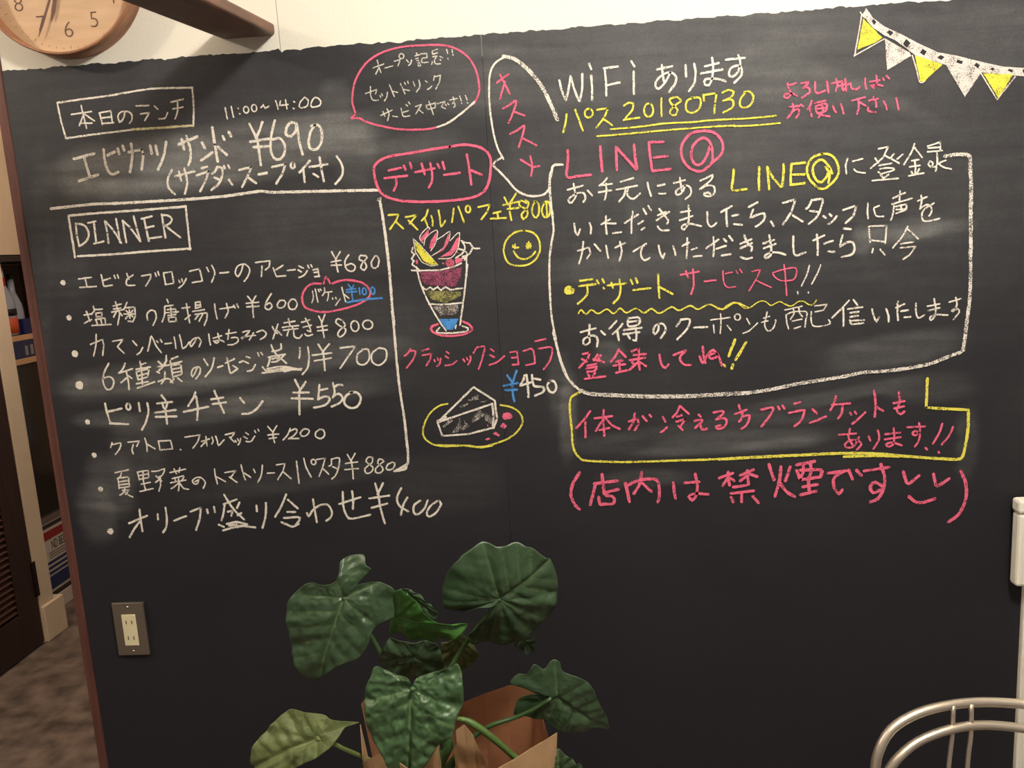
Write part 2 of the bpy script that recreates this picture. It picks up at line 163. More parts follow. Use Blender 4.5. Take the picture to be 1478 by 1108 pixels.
def board_material():
    m = bpy.data.materials.new('blackboard_paint'); m.use_nodes = True; nt = m.node_tree; b = nt.nodes['Principled BSDF']; L = nt.links
    tc = N(nt, 'ShaderNodeTexCoord'); at = N(nt, 'ShaderNodeAttribute', attribute_name='dust_sheen')
    n1 = N(nt, 'ShaderNodeTexNoise'); n1.inputs['Scale'].default_value = 26; n1.inputs['Detail'].default_value = 7; n1.inputs['Roughness'].default_value = .65
    mp = N(nt, 'ShaderNodeMapping'); mp.inputs['Scale'].default_value = (1, 1, 1.0); L.new(tc.outputs['Object'], mp.inputs[0]); L.new(mp.outputs[0], n1.inputs[0])
    n2 = N(nt, 'ShaderNodeTexNoise'); n2.inputs['Scale'].default_value = 420; n2.inputs['Detail'].default_value = 3; L.new(tc.outputs['Object'], n2.inputs[0])
    mr = N(nt, 'ShaderNodeMapRange'); mr.inputs[1].default_value = .3; mr.inputs[2].default_value = .7; mr.inputs[3].default_value = .8; mr.inputs[4].default_value = 1.2
    L.new(n1.outputs[0], mr.inputs[0])
    mr2 = N(nt, 'ShaderNodeMapRange'); mr2.inputs[1].default_value = .3; mr2.inputs[2].default_value = .7; mr2.inputs[3].default_value = .8; mr2.inputs[4].default_value = 1.2
    L.new(n2.outputs[0], mr2.inputs[0])
    mu = N(nt, 'ShaderNodeMath', operation='MULTIPLY'); L.new(at.outputs['Fac'], mu.inputs[0]); L.new(mr.outputs[0], mu.inputs[1])
    m3 = N(nt, 'ShaderNodeMapping'); m3.inputs['Rotation'].default_value = (0, math.radians(-5), 0); m3.inputs['Scale'].default_value = (4, 1, 55); L.new(tc.outputs['Object'], m3.inputs[0])
    n3 = N(nt, 'ShaderNodeTexNoise'); n3.inputs['Scale'].default_value = 1; n3.inputs['Detail'].default_value = 4; n3.inputs['Distortion'].default_value = .6; L.new(m3.outputs[0], n3.inputs[0])
    mr3 = N(nt, 'ShaderNodeMapRange'); mr3.inputs[1].default_value = .3; mr3.inputs[2].default_value = .7; mr3.inputs[3].default_value = .8; mr3.inputs[4].default_value = 1.22
    L.new(n3.outputs[0], mr3.inputs[0]); m5 = N(nt, 'ShaderNodeMath', operation='MULTIPLY'); L.new(mu.outputs[0], m5.inputs[0]); L.new(mr3.outputs[0], m5.inputs[1]); mu = m5
    mu2 = N(nt, 'ShaderNodeMath', operation='MULTIPLY'); mu2.use_clamp = True; L.new(mu.outputs[0], mu2.inputs[0]); L.new(mr2.outputs[0], mu2.inputs[1])
    mx = N(nt, 'ShaderNodeMix', data_type='RGBA'); mx.inputs['A'].default_value = (*lin((32, 31, 37)), 1); mx.inputs['B'].default_value = (*lin((196, 196, 192)), 1)
    L.new(mu2.outputs[0], mx.inputs['Factor']); L.new(mx.outputs['Result'], b.inputs['Base Color'])
    b.inputs['Roughness'].default_value = .62; b.inputs['Specular IOR Level'].default_value = .35
    bp = N(nt, 'ShaderNodeBump'); bp.inputs['Strength'].default_value = .35; bp.inputs['Distance'].default_value = .0006
    L.new(n2.outputs[0], bp.inputs['Height']); L.new(bp.outputs[0], b.inputs['Normal'])
    return m
boardm = board_material()
def chalk(name, rgb, cover, fine=520, rgb2=None):
    """chalk print: grains of chalk with the dark paint showing in the pores between them"""
    m = bpy.data.materials.new(name); m.use_nodes = True; nt = m.node_tree; b = nt.nodes['Principled BSDF']; L = nt.links
    b.inputs['Roughness'].default_value = .95; b.inputs['Specular IOR Level'].default_value = .1
    tc = N(nt, 'ShaderNodeTexCoord')
    n1 = N(nt, 'ShaderNodeTexNoise'); n1.inputs['Scale'].default_value = fine; n1.inputs['Detail'].default_value = 2
    n2 = N(nt, 'ShaderNodeTexNoise'); n2.inputs['Scale'].default_value = 60; n2.inputs['Detail'].default_value = 2
    L.new(tc.outputs['Object'], n1.inputs[0]); L.new(tc.outputs['Object'], n2.inputs[0])
    ad = N(nt, 'ShaderNodeMath', operation='MULTIPLY_ADD'); ad.inputs[1].default_value = .5; L.new(n2.outputs[0], ad.inputs[0]); L.new(n1.outputs[0], ad.inputs[2])
    mr = N(nt, 'ShaderNodeMapRange'); mr.inputs[1].default_value = .73-cover; mr.inputs[2].default_value = .85-cover; mr.inputs[3].default_value = .12; mr.inputs[4].default_value = 1
    mx = N(nt, 'ShaderNodeMix', data_type='RGBA'); mx.inputs['A'].default_value = (*lin((46, 44, 46)), 1); mx.inputs['B'].default_value = (*lin(rgb), 1)
    L.new(ad.outputs[0], mr.inputs[0]); L.new(mr.outputs[0], mx.inputs['Factor']); L.new(mx.outputs['Result'], b.inputs['Base Color'])
    return m
CH = {'ws': chalk('scrubbed_white_chalk', (240, 232, 220), .07, 430), 'w': chalk('white_chalk', (244, 236, 222), .16), 'g': chalk('thin_white_chalk', (222, 218, 204), .14),
      'p': chalk('pink_chalk', (244, 112, 142), .15), 'y': chalk('yellow_chalk', (240, 230, 96), .15), 'b': chalk('blue_chalk', (84, 152, 224), .14),
      'cream': chalk('pale_yellow_chalk', (226, 216, 168), .12), 'plum': chalk('dull_pink_chalk', (160, 82, 110), .06), 'olive': chalk('olive_chalk', (160, 156, 96), .02),
      'grey': chalk('grey_chalk', (196, 186, 178), -.02), 'k': mat('bare_board', (34, 32, 33), .7)}
CHf = {'w': chalk('rubbed_white_chalk', (230, 218, 210), .14, 600), 'y': chalk('rubbed_yellow_chalk', (236, 226, 84), .15, 600), 'p': chalk('rubbed_pink_chalk', (240, 116, 146), .15, 600)}

# ------------------------------------------------------------------ room shell
BX0, BX1, BZ = -1.064, .884, 1.838     # blackboard left, right, top
JX, SX = -.513, -.132                  # joint in the cream wall, joint between the board's panels
WX, FXX, CZ_ = -2.119, -2.263, 2.55    # corridor side wall, showcase front, ceiling height
def S(o): o['kind'] = 'structure'; return o
wb = S(empty('wall_back'))
box('wall_core', (BX0-.02, .004, 0), (2.2, .12, CZ_), cream, wb)
box('wall_panel', (BX0, 0, 1.80), (JX-.0007, .004, CZ_), cream, wb)
box('wall_panel', (JX+.0007, -.0006, 1.80), (2.2, .004, CZ_), cream, wb)
box('wall_panel', (BX1+.08, 0, 0), (2.2, .004, 1.7995), cream, wb)
t1 = S(box('trim_1', (BX0-.021, -.003, 0), (BX0-.0005, .125, CZ_), brown, None, .003, (BX0-.013, .06, 0)))
t2 = S(box('trim_2', (BX1+.0005, -.012, 0), (BX1+.078, .004, 1.7995), white, None, .003, (BX1+.04, 0, 0)))
floorm = mat('mottled_stone_vinyl', (138, 122, 110), .45, second=(80, 68, 62), vscale=13, bump=.15, bscale=14)
bm = bmesh.new(); bx(bm, (-5, -3.4, -.05), (3, 5, 0)); S(obj('floor', bm, floorm))
bm = bmesh.new(); bx(bm, (-5, -3.4, CZ_), (3, 5, CZ_+.05)); S(obj('ceiling', bm, cream))
# corridor side: louvred door, post (end of a wall), wall above and behind the showcase
S(box('wall_left', (-2.9, 1.50, 1.53), (FXX-.01, 4.0, CZ_), beige, None, 0, (-2.6, 2.7, 1.53)))
S(box('wall_far', (-4.6, 4.0, 0), (-.6, 4.1, CZ_), beige, None, 0, (-2.6, 4.05, 0)))
S(box('wall_corridor', (-2.95, 2.62, 0), (FXX-.02, 4.0, 1.53), beige, None, 0, (-2.6, 3.3, 0)))
pl_ = S(box('trim_3', (-2.24, 1.312, 0), (WX, 1.402, CZ_), offw, None, .004, (-2.18, 1.357, 0)))
box('base_block', (-2.245, 1.318, 0), (WX+.012, 1.446, .148), offw, pl_, .004)
# louvred door, its leaf in the plane of the side wall
door = S(empty('door_1', (WX-.02, .85, 0)))
y0, y1 = .47, 1.308
box('stile', (WX-.036, y0, .012), (WX, y0+.10, 2.05), darkw, door, .002)
box('stile', (WX-.036, y1-.115, .012), (WX, y1, 2.05), darkw, door, .002)
for a, b in ((.012, .17), (.66, .80), (1.93, 2.05)): box('rail', (WX-.034, y0+.1002, a), (WX-.001, y1-.1152, b), darkw, door, .001)
louvre = mat('dark_brown_slat', (84, 56, 46), .5, var=.1)
sl = bmesh.new(); bx(sl, (-.016, 0, -.003), (.016, (y1-.1152)-(y0+.1002), .003)); 
me = bpy.data.meshes.new('slat'); sl.to_mesh(me); sl.free(); me.materials.append(louvre)
for (za, zb) in ((.185, .65), (.815, 1.92)):
    z = za+.006
    while z < zb-.01:
        o = bpy.data.objects.new('slat', me); COL.objects.link(o); o.parent = door
        o.location = (0+.002, y0+.1002-.85, z); o.rotation_euler = (0, math.radians(38), 0); z += .0245
    box('back_panel', (WX-.0365, y0+.1002, za-.014), (WX-.0345, y1-.1152, zb+.009), darkw, door)
box('hinge', (WX, y1-.012, .20), (WX+.006, y1+.010, .34), mat('dark_metal', (44, 32, 30), .4, .6), door, .001)

# ------------------------------------------------------------------ blackboard
bb = tag(empty('blackboard', (-.09, 0, .9)), 'large blackboard covered in chalk menus, filling the wall', 'blackboard')
def sm_arr(X, Z):
    D = np.zeros_like(X)
    for (cx, cz, rx, rz, ang, s) in SMEARS_SHEEN:
        a = math.radians(ang); dx = X-cx; dz = Z-cz
        u = (dx*math.cos(a)+dz*math.sin(a))/rx; v = (-dx*math.sin(a)+dz*math.cos(a))/rz
        r = (np.abs(u)**2.6+np.abs(v)**2.6)**(1/2.6)
        D += s*np.clip((1.25-r)/.5, 0, 1)**1.2
    return D
def board_panel(x0, x1):
    step = .006; nx = int((x1-x0)/step); nz = int(BZ/step)
    xs = np.linspace(x0, x1, nx+1); zs = np.linspace(0, BZ, nz+1)
    X, Z = np.meshgrid(xs, zs); top = X[-1]
    jag = np.array([.0022*noise.noise(Vector((x*90, 3.1, 0)))+.0028*noise.noise(Vector((x*28, 9, 0)))+random.uniform(-.0011, .0011) for x in top])
    for cx, wd, dp in ((JX+.003, .004, .007), (-.477, .004, .004), (-.287, .012, .003), (.70, .02, .002)): jag -= dp*np.exp(-((top-cx)/wd)**2)
    Z[-1] += jag; Z[-2] += jag*.5
    V = [(x, -.0012, z) for x, z in zip(X.ravel(), Z.ravel())]
    n = nx+1; Fc = [(j*n+i, j*n+i+1, (j+1)*n+i+1, (j+1)*n+i) for j in range(nz) for i in range(nx)]
    k = len(V); rim = [i for i in range(n)]+[j*n+nx for j in range(1, nz+1)]+[nz*n+i for i in range(nx-1, -1, -1)]+[j*n for j in range(nz-1, 0, -1)]
    V += [(V[i][0], .0035, V[i][2]) for i in rim]; m_ = len(rim)
    Fc += [(rim[(i+1) % m_], rim[i], k+i, k+(i+1) % m_) for i in range(m_)]
    P = np.array(V)
    Xf, Zf = P[:, 0], P[:, 2]
    nn = np.array([noise.noise(Vector((x*3.1, 0, z*4.2)))+.5*noise.noise(Vector((x*9, 5, z*14))) for x, _, z in V])
    st = np.array([noise.noise(Vector((x*55, 2, z*5))) for x, _, z in V])
    hz = np.array([noise.noise(Vector((x*5, 7, z*60+x*6))) for x, _, z in V])
    base = .005+.034*np.clip((Zf-.75)/1.0, 0, 1)+.012*nn*np.clip((Zf-.45)/.6, .1, 1)
    msk = np.exp(-((Xf-.16)/.22)**2-((Zf-1.52)/.2)**2)
    base += .05*msk*np.clip(st, 0, 1)
    smv = sm_arr(Xf+.006*hz, Zf+.006*nn)
    D = np.clip(base+smv*(1+.6*hz+.15*nn)*.5, 0, 1)
    me = bpy.data.meshes.new('board_panel')
    P[:, 0] -= bb.location.x; P[:, 2] -= bb.location.z
    me.from_pydata([tuple(p) for p in P], [], Fc)
    at = me.attributes.new('dust_sheen', 'FLOAT', 'POINT'); at.data.foreach_set('value', D.astype(np.float32))  # chalk dust, plus sheen painted into the colour at top right
    return link('board_panel', me, boardm, bb)
board_panel(BX0+.0002, SX-.0003); board_panel(SX+.0003, BX1)

# chalk marks: measured on the board in half millimetres (x, z)
STROKES = """#heading_frame|w|white chalk frame around the lunch heading
~8,-1924 3544 -1835 3550 -1697 3558 -1588 3568 -1510 3570 -1381 3563/~8,-1383 3565 -1386 3494 -1396 3423/~8,-1911 3410 -1806 3417 -1637 3425/~8,-1925 3544 -1920 3475 -1910 3410
#>heading_underline|cream|pale yellow stretch of the lunch heading frame
~10,-1642 3426 -1510 3425 -1396 3425
#lettering|w|white chalk heading reading 本日のランチ
7,-1875 3497 -1793 3503/7,-1831 3528 -1822 3441/7,-1827 3492 -1849 3454/7,-1823 3496 -1786 3467/7,-1846 3463 -1797 3460/7,-1762 3496 -1756 3453/7,-1762 3496 -1715 3500 -1716 3455/7,-1758 3476 -1718 3478/7,-1758 3455 -1711 3456/~7,-1660 3492 -1670 3468 -1686 3457 -1691 3478 -1677 3493 -1647 3493 -1634 3479 -1637 3461 -1648 3449/7,-1613 3512 -1562 3510/7,-1600 3481 -1563 3483 -1586 3455/7,-1541 3507 -1528 3494/~7,-1528 3458 -1505 3459 -1491 3479/7,-1474 3516 -1424 3524/7,-1470 3491 -1428 3495/~7,-1447 3518 -1452 3481 -1465 3454
#lettering|w|white chalk line reading エビカツサンド ¥690
12,-1890 3331 -1804 3346/12,-1849 3339 -1836 3262/12,-1883 3246 -1801 3265/~12,-1765 3359 -1766 3313 -1757 3275 -1741 3263 -1718 3271/12,-1753 3336 -1722 3347/12,-1708 3358 -1704 3337/12,-1687 3368 -1683 3350/12,-1666 3342 -1613 3350 -1608 3331 -1623 3274/~12,-1652 3373 -1652 3334 -1663 3293 -1671 3268/12,-1577 3361 -1574 3331/12,-1555 3360 -1552 3327/~12,-1511 3371 -1529 3317 -1557 3270/12,-1463 3358 -1386 3383/12,-1448 3376 -1443 3339/~12,-1429 3388 -1419 3337 -1423 3301 -1434 3279/12,-1370 3359 -1361 3338/12,-1381 3293 -1333 3320/12,-1322 3413 -1320 3349 -1316 3285/12,-1309 3340 -1277 3308/12,-1285 3379 -1280 3364/12,-1259 3391 -1252 3376/11,-1175 3417 -1154 3364/~11,-1124 3419 -1137 3392 -1155 3362/12,-1180 3350 -1105 3357/12,-1168 3330 -1105 3329/11,-1150 3361 -1147 3261/~11,-1074 3422 -1093 3371 -1102 3317 -1093 3285 -1075 3277 -1054 3291 -1045 3327 -1062 3356 -1091 3353/~11,-996 3408 -1013 3411 -1031 3394 -1036 3368 -1018 3360 -997 3379 -992 3407/~11,-990 3401 -987 3337 -979 3291/~11,-919 3396 -938 3375 -951 3335 -946 3310 -923 3306 -901 3332 -897 3372 -909 3395 -936 3393
#lettering|w|white chalk line reading (サラダ、スープ付)
~10,-1502 3264 -1524 3229 -1523 3196 -1501 3171/10,-1493 3240 -1412 3254/10,-1475 3258 -1470 3223/~10,-1452 3268 -1447 3215 -1462 3171/10,-1382 3264 -1359 3269/10,-1407 3238 -1356 3251 -1373 3215 -1400 3177/~10,-1321 3265 -1332 3247 -1345 3241/~10,-1321 3265 -1301 3259 -1307 3225 -1326 3198 -1355 3179/10,-1337 3226 -1317 3216/10,-1293 3267 -1291 3257/10,-1276 3269 -1272 3258/10,-1280 3214 -1268 3194/10,-1235 3248 -1186 3256 -1198 3232 -1231 3183/10,-1200 3216 -1173 3194/10,-1160 3227 -1126 3232/10,-1159 3226 -1127 3229/10,-1104 3251 -1050 3259 -1066 3223 -1094 3188/o10,-1022 3251 8 10/10,-953 3265 -998 3224/10,-982 3241 -981 3186/10,-958 3242 -886 3248/10,-914 3276 -911 3232 -906 3184/10,-944 3216 -926 3203/~10,-847 3276 -829 3241 -832 3204 -862 3172
#lettering|w|small white chalk opening hours 11:00~14:00
6,-1263 3482 -1259 3440/6,-1239 3485 -1234 3445/6,-1212 3477 -1211 3475/6,-1210 3457 -1207 3455/o6,-1182 3469 10 12/o6,-1150 3473 10 13/~6,-1123 3473 -1113 3481 -1107 3470 -1092 3476/6,-1063 3495 -1057 3463/6,-1045 3492 -1050 3476 -1016 3477/6,-1025 3495 -1022 3461/6,-994 3487 -990 3484/6,-999 3463 -994 3460/~6,-951 3499 -967 3484 -974 3467 -960 3461 -942 3469 -938 3489 -951 3499/~6,-911 3496 -922 3486 -929 3466 -917 3461 -895 3466 -889 3481 -900 3493 -911 3496
#ruled_line|w|white chalk line under the lunch menu and down beside the dinner list
~12,-2014 3147 -1844 3154 -1745 3152 -1546 3150 -1423 3150 -1300 3153/~12,-1307 3152 -1219 3159 -1155 3163 -1112 3156 -977 3151 -833 3145 -695 3139/~12,-698 3104 -694 3098 -685 2998 -679 2845 -679 2691 -677 2618
#heading_frame|w|white chalk frame around the word DINNER
~10,-1945 3116 -1944 3030 -1943 2953/~10,-1943 3116 -1800 3119 -1650 3120 -1463 3123/~9,-1465 3126 -1466 3041 -1468 2955/~10,-1932 2956 -1773 2956 -1621 2959 -1466 2960
#lettering|w|white chalk heading reading DINNER
9,-1920 3084 -1922 3039 -1919 2995/~9,-1920 3084 -1887 3075 -1873 3050 -1879 3022 -1900 3004 -1919 2995/9,-1870 3083 -1837 3088/9,-1845 3087 -1847 3003/9,-1857 3001 -1816 3008/9,-1799 3086 -1796 3041 -1797 3000/9,-1798 3086 -1770 3049 -1744 2997/9,-1753 3093 -1750 3048 -1749 3000/9,-1727 3084 -1724 2999/9,-1727 3084 -1699 3054 -1666 3000/9,-1680 3098 -1674 3053 -1666 3000/9,-1649 3086 -1606 3094/9,-1639 3086 -1635 3041 -1631 2998/9,-1637 3051 -1603 3056/9,-1632 3008 -1577 3013/9,-1565 3099 -1564 3056 -1562 3008/~9,-1566 3096 -1539 3092 -1526 3077 -1538 3062 -1561 3053/9,-1559 3056 -1501 3005
#lettering|w|white chalk menu line reading エビとブロッコリーのアヒージョ ¥680
d7,-2008 2855 11/7,-1941 2866 -1887 2870/7,-1914 2867 -1911 2835/7,-1941 2832 -1872 2833/7,-1845 2878 -1841 2831 -1805 2834/7,-1838 2855 -1809 2863/7,-1792 2872 -1789 2860/7,-1778 2874 -1775 2861/7,-1739 2877 -1733 2854/~7,-1714 2870 -1742 2853 -1745 2831 -1712 2829/7,-1680 2864 -1639 2869 -1646 2850 -1668 2823/7,-1623 2873 -1620 2860/7,-1610 2877 -1607 2862/7,-1588 2871 -1586 2827/7,-1588 2871 -1553 2874 -1551 2828 -1587 2825/7,-1529 2839 -1526 2830/7,-1516 2843 -1514 2833/~7,-1497 2844 -1514 2821 -1533 2809/7,-1480 2872 -1439 2879 -1433 2833/7,-1476 2826 -1433 2831/7,-1409 2883 -1403 2866/~7,-1388 2891 -1379 2859 -1396 2824/7,-1359 2858 -1322 2859/~7,-1261 2883 -1272 2858 -1287 2840 -1296 2856 -1283 2881 -1253 2887 -1236 2866 -1245 2841 -1263 2821/7,-1210 2891 -1151 2895 -1156 2872 -1173 2860/7,-1185 2876 -1192 2835/7,-1141 2866 -1131 2832 -1094 2833/7,-1131 2858 -1100 2874/7,-1084 2853 -1054 2855/7,-1037 2868 -1019 2859/7,-1041 2853 -1029 2844/~7,-1042 2823 -1020 2831 -1005 2848/7,-1001 2868 -997 2858/7,-989 2870 -984 2860/7,-983 2849 -962 2853 -960 2822/7,-979 2839 -961 2840/7,-978 2823 -958 2824/7,-901 2916 -888 2888/7,-867 2914 -888 2885/7,-907 2876 -867 2881/7,-908 2863 -866 2863/7,-888 2885 -883 2836/~7,-834 2900 -852 2875 -847 2844 -824 2836 -812 2853 -827 2866 -848 2860/~7,-769 2891 -787 2895 -794 2880 -774 2869 -768 2850 -779 2838 -791 2847 -782 2866 -762 2886 -772 2895/~7,-733 2887 -748 2865 -742 2844 -724 2848 -716 2873 -723 2889 -733 2889
#lettering|w|white chalk menu line reading 塩麹の唐揚げ ¥600
d7,-2005 2713 11/7,-1940 2721 -1911 2724/7,-1928 2735 -1920 2695/7,-1944 2688 -1911 2702/7,-1896 2756 -1894 2736 -1909 2722/7,-1893 2741 -1860 2741/7,-1890 2726 -1864 2727 -1866 2712 -1890 2711 -1890 2723/7,-1894 2701 -1889 2680/7,-1894 2701 -1855 2705 -1855 2684/7,-1873 2703 -1871 2683/7,-1913 2677 -1833 2678/7,-1815 2751 -1778 2757/7,-1814 2739 -1783 2741/7,-1823 2727 -1774 2735/7,-1802 2768 -1795 2731/7,-1800 2731 -1818 2707/7,-1795 2731 -1782 2710/7,-1791 2718 -1805 2674/7,-1754 2763 -1771 2734/7,-1763 2741 -1724 2742 -1727 2707 -1740 2684 -1760 2687/7,-1762 2729 -1737 2703/7,-1734 2730 -1769 2697/7,-1748 2733 -1751 2699/7,-1774 2717 -1731 2715/~7,-1678 2688 -1678 2710 -1660 2726 -1643 2720 -1642 2693 -1659 2665/7,-1587 2766 -1584 2752/7,-1598 2739 -1565 2741/~7,-1601 2738 -1605 2706 -1619 2677/7,-1592 2725 -1557 2726 -1556 2711/7,-1601 2713 -1546 2714/7,-1593 2701 -1559 2704/7,-1576 2732 -1578 2697/7,-1591 2693 -1591 2676 -1560 2677 -1561 2694 -1591 2693/7,-1531 2727 -1498 2730/7,-1510 2745 -1506 2667/7,-1524 2682 -1500 2698/7,-1473 2746 -1474 2724/7,-1473 2747 -1453 2750 -1453 2728 -1476 2724/7,-1472 2736 -1452 2737/7,-1488 2712 -1439 2717/7,-1479 2700 -1428 2704 -1434 2678 -1447 2654/7,-1464 2699 -1482 2680/7,-1449 2698 -1467 2672/~7,-1394 2737 -1395 2710 -1391 2678/7,-1376 2716 -1318 2722/~7,-1346 2737 -1342 2707 -1358 2679/8,-1317 2727 -1313 2717/7,-1303 2732 -1299 2718/7,-1256 2761 -1240 2736/7,-1223 2761 -1240 2736/7,-1265 2733 -1214 2735/7,-1264 2719 -1215 2719/7,-1240 2736 -1242 2676/~7,-1159 2766 -1184 2733 -1190 2710 -1174 2704 -1162 2717 -1169 2730 -1183 2723/~7,-1128 2736 -1140 2721 -1134 2707 -1114 2711 -1105 2727 -1112 2737 -1128 2737/~7,-1082 2738 -1095 2723 -1091 2702 -1070 2701 -1059 2719 -1066 2738 -1082 2739
#speech_bubble|p|small pink chalk bubble pointing at the first menu line
~9,-955 2794 -991 2796 -1020 2777 -1036 2746 -1032 2710 -997 2690 -944 2682 -874 2691 -815 2706 -770 2730 -763 2758 -786 2787 -838 2802 -880 2801 -910 2792/9,-944 2793 -940 2808 -933 2820/9,-926 2813 -919 2794
#lettering|w|tiny white chalk word バケット inside the small bubble
~6,-992 2767 -991 2744 -999 2721/6,-980 2774 -975 2722/6,-968 2773 -965 2764/6,-961 2774 -957 2767/~6,-943 2778 -944 2762 -954 2747/6,-945 2759 -915 2761/~6,-929 2756 -931 2741 -937 2726/6,-915 2736 -914 2732/6,-902 2738 -900 2731/6,-884 2731 -905 2706/6,-874 2777 -864 2719/6,-869 2750 -849 2731
#lettering|b|blue chalk price ¥100 with an underline
7,-847 2785 -835 2769/7,-824 2782 -835 2769/7,-857 2765 -817 2767/7,-858 2755 -815 2756/7,-836 2769 -834 2723/7,-804 2770 -803 2744/o7,-785 2755 8 13/o7,-751 2756 8 14/7,-859 2714 -787 2723 -716 2724/7,-858 2716 -787 2725 -717 2725
#lettering|w|white chalk menu line reading カマンベールのはちみつ焼き ¥800
d7,-2002 2566 14/7,-1931 2601 -1877 2619 -1875 2596 -1886 2554/~7,-1901 2642 -1908 2598 -1925 2553/7,-1837 2609 -1792 2614 -1819 2586/7,-1819 2586 -1795 2558/7,-1752 2607 -1737 2587/~7,-1742 2550 -1725 2561 -1714 2578/~7,-1694 2562 -1683 2592 -1671 2621 -1658 2585 -1639 2552/7,-1652 2602 -1647 2595/7,-1636 2607 -1631 2596/7,-1619 2588 -1591 2590/~7,-1578 2614 -1576 2591 -1576 2566/~7,-1554 2622 -1550 2590 -1548 2566 -1532 2574 -1517 2591/~7,-1485 2604 -1500 2583 -1512 2571 -1515 2583 -1501 2600 -1477 2606 -1469 2591 -1479 2569/~7,-1433 2619 -1433 2594 -1431 2574/7,-1417 2601 -1381 2609/~7,-1395 2619 -1393 2592 -1404 2580 -1414 2588 -1388 2592 -1374 2584/7,-1362 2615 -1319 2620/7,-1348 2632 -1357 2593/~7,-1342 2599 -1317 2598 -1316 2583 -1335 2572 -1360 2571/~7,-1293 2619 -1265 2623 -1285 2602 -1299 2592 -1293 2599 -1242 2604/~7,-1249 2614 -1258 2600 -1270 2586/~7,-1236 2616 -1210 2622 -1197 2609 -1206 2595 -1224 2586/7,-1169 2635 -1163 2620/~7,-1145 2644 -1156 2620 -1172 2586/7,-1161 2617 -1152 2607/7,-1151 2619 -1135 2599/7,-1120 2647 -1075 2652/7,-1101 2663 -1097 2634/7,-1129 2630 -1062 2634/7,-1126 2618 -1065 2622/7,-1089 2633 -1086 2621/~7,-1103 2622 -1113 2595/~7,-1083 2621 -1084 2591 -1065 2583 -1051 2597/7,-1048 2646 -1015 2654/7,-1045 2626 -1010 2633/~7,-1032 2662 -1020 2632 -1015 2608 -1029 2613/~7,-1040 2599 -1031 2591 -1009 2595/7,-977 2667 -967 2642/7,-951 2673 -968 2639/7,-988 2623 -946 2628/7,-987 2609 -947 2611/7,-968 2639 -963 2579/~7,-882 2645 -901 2653 -910 2639 -894 2623 -873 2610 -880 2591 -898 2580 -907 2590 -898 2607 -874 2625 -885 2647/o7,-835 2620 16 21/o7,-783 2623 20 18
#lettering|w|white chalk menu line reading 6種類のソーセージ盛り ¥700
d8,-2003 2436 18/~8,-1865 2520 -1891 2481 -1900 2441 -1888 2413 -1864 2419 -1855 2449 -1870 2465 -1902 2459/~8,-1796 2517 -1810 2493 -1830 2478/8,-1827 2478 -1768 2493/~8,-1797 2487 -1793 2446 -1795 2408/8,-1799 2457 -1825 2438/8,-1790 2466 -1776 2453/8,-1730 2509 -1709 2513/8,-1753 2490 -1693 2497/~8,-1733 2522 -1732 2474 -1736 2428/8,-1755 2480 -1751 2447/8,-1755 2480 -1699 2490 -1709 2457 -1751 2447/8,-1752 2462 -1704 2472/8,-1761 2430 -1709 2437/8,-1759 2412 -1683 2435/~8,-1620 2541 -1627 2509 -1659 2480/8,-1657 2518 -1641 2500/8,-1621 2521 -1639 2499/8,-1662 2496 -1613 2501/8,-1658 2470 -1668 2476/~8,-1668 2435 -1625 2446 -1607 2427/~8,-1634 2474 -1641 2444 -1656 2425/8,-1600 2525 -1573 2534/8,-1610 2503 -1558 2513/~8,-1606 2518 -1605 2483 -1604 2448/8,-1603 2498 -1564 2503 -1564 2461 -1601 2452/8,-1602 2483 -1563 2488/8,-1602 2468 -1565 2473/8,-1600 2442 -1617 2430/8,-1584 2447 -1568 2431/~8,-1497 2485 -1510 2463 -1522 2449 -1525 2464 -1513 2483 -1489 2487 -1487 2467 -1508 2440/8,-1465 2519 -1453 2493/~8,-1422 2522 -1437 2480 -1469 2446/8,-1414 2481 -1390 2488/~8,-1369 2519 -1366 2481 -1361 2456 -1331 2472/8,-1379 2497 -1339 2513/~8,-1349 2486 -1331 2472 -1344 2466/8,-1320 2497 -1304 2503/8,-1290 2520 -1275 2514/8,-1299 2501 -1283 2492/~8,-1291 2460 -1271 2464 -1256 2486/8,-1240 2533 -1237 2520/8,-1228 2534 -1221 2524/~8,-1182 2562 -1168 2527 -1127 2485/~8,-1141 2564 -1143 2545 -1159 2538 -1182 2535/8,-1200 2513 -1128 2522/~8,-1192 2515 -1197 2493 -1206 2476/~8,-1185 2505 -1160 2509 -1166 2494 -1187 2493/8,-1131 2520 -1161 2496/~8,-1227 2475 -1216 2459/~8,-1210 2466 -1149 2473 -1090 2461/~8,-1180 2460 -1129 2468 -1110 2459 -1141 2451/~8,-1232 2450 -1150 2456 -1067 2460/~8,-1211 2459 -1140 2461 -1070 2455/~8,-1066 2546 -1068 2522 -1073 2502/~8,-1033 2547 -1033 2500 -1044 2461 -1067 2436/8,-990 2555 -973 2524/8,-945 2554 -976 2522/8,-1019 2512 -939 2518/8,-1012 2489 -943 2497/8,-972 2522 -973 2448/8,-902 2536 -840 2540 -871 2502 -910 2454/~8,-812 2524 -836 2505 -836 2471 -810 2465 -788 2488 -790 2523 -814 2526/~8,-750 2526 -776 2507 -777 2473 -751 2459 -722 2480 -718 2519 -745 2528
#lettering|w|white chalk menu line reading ピリ辛チキン ¥550
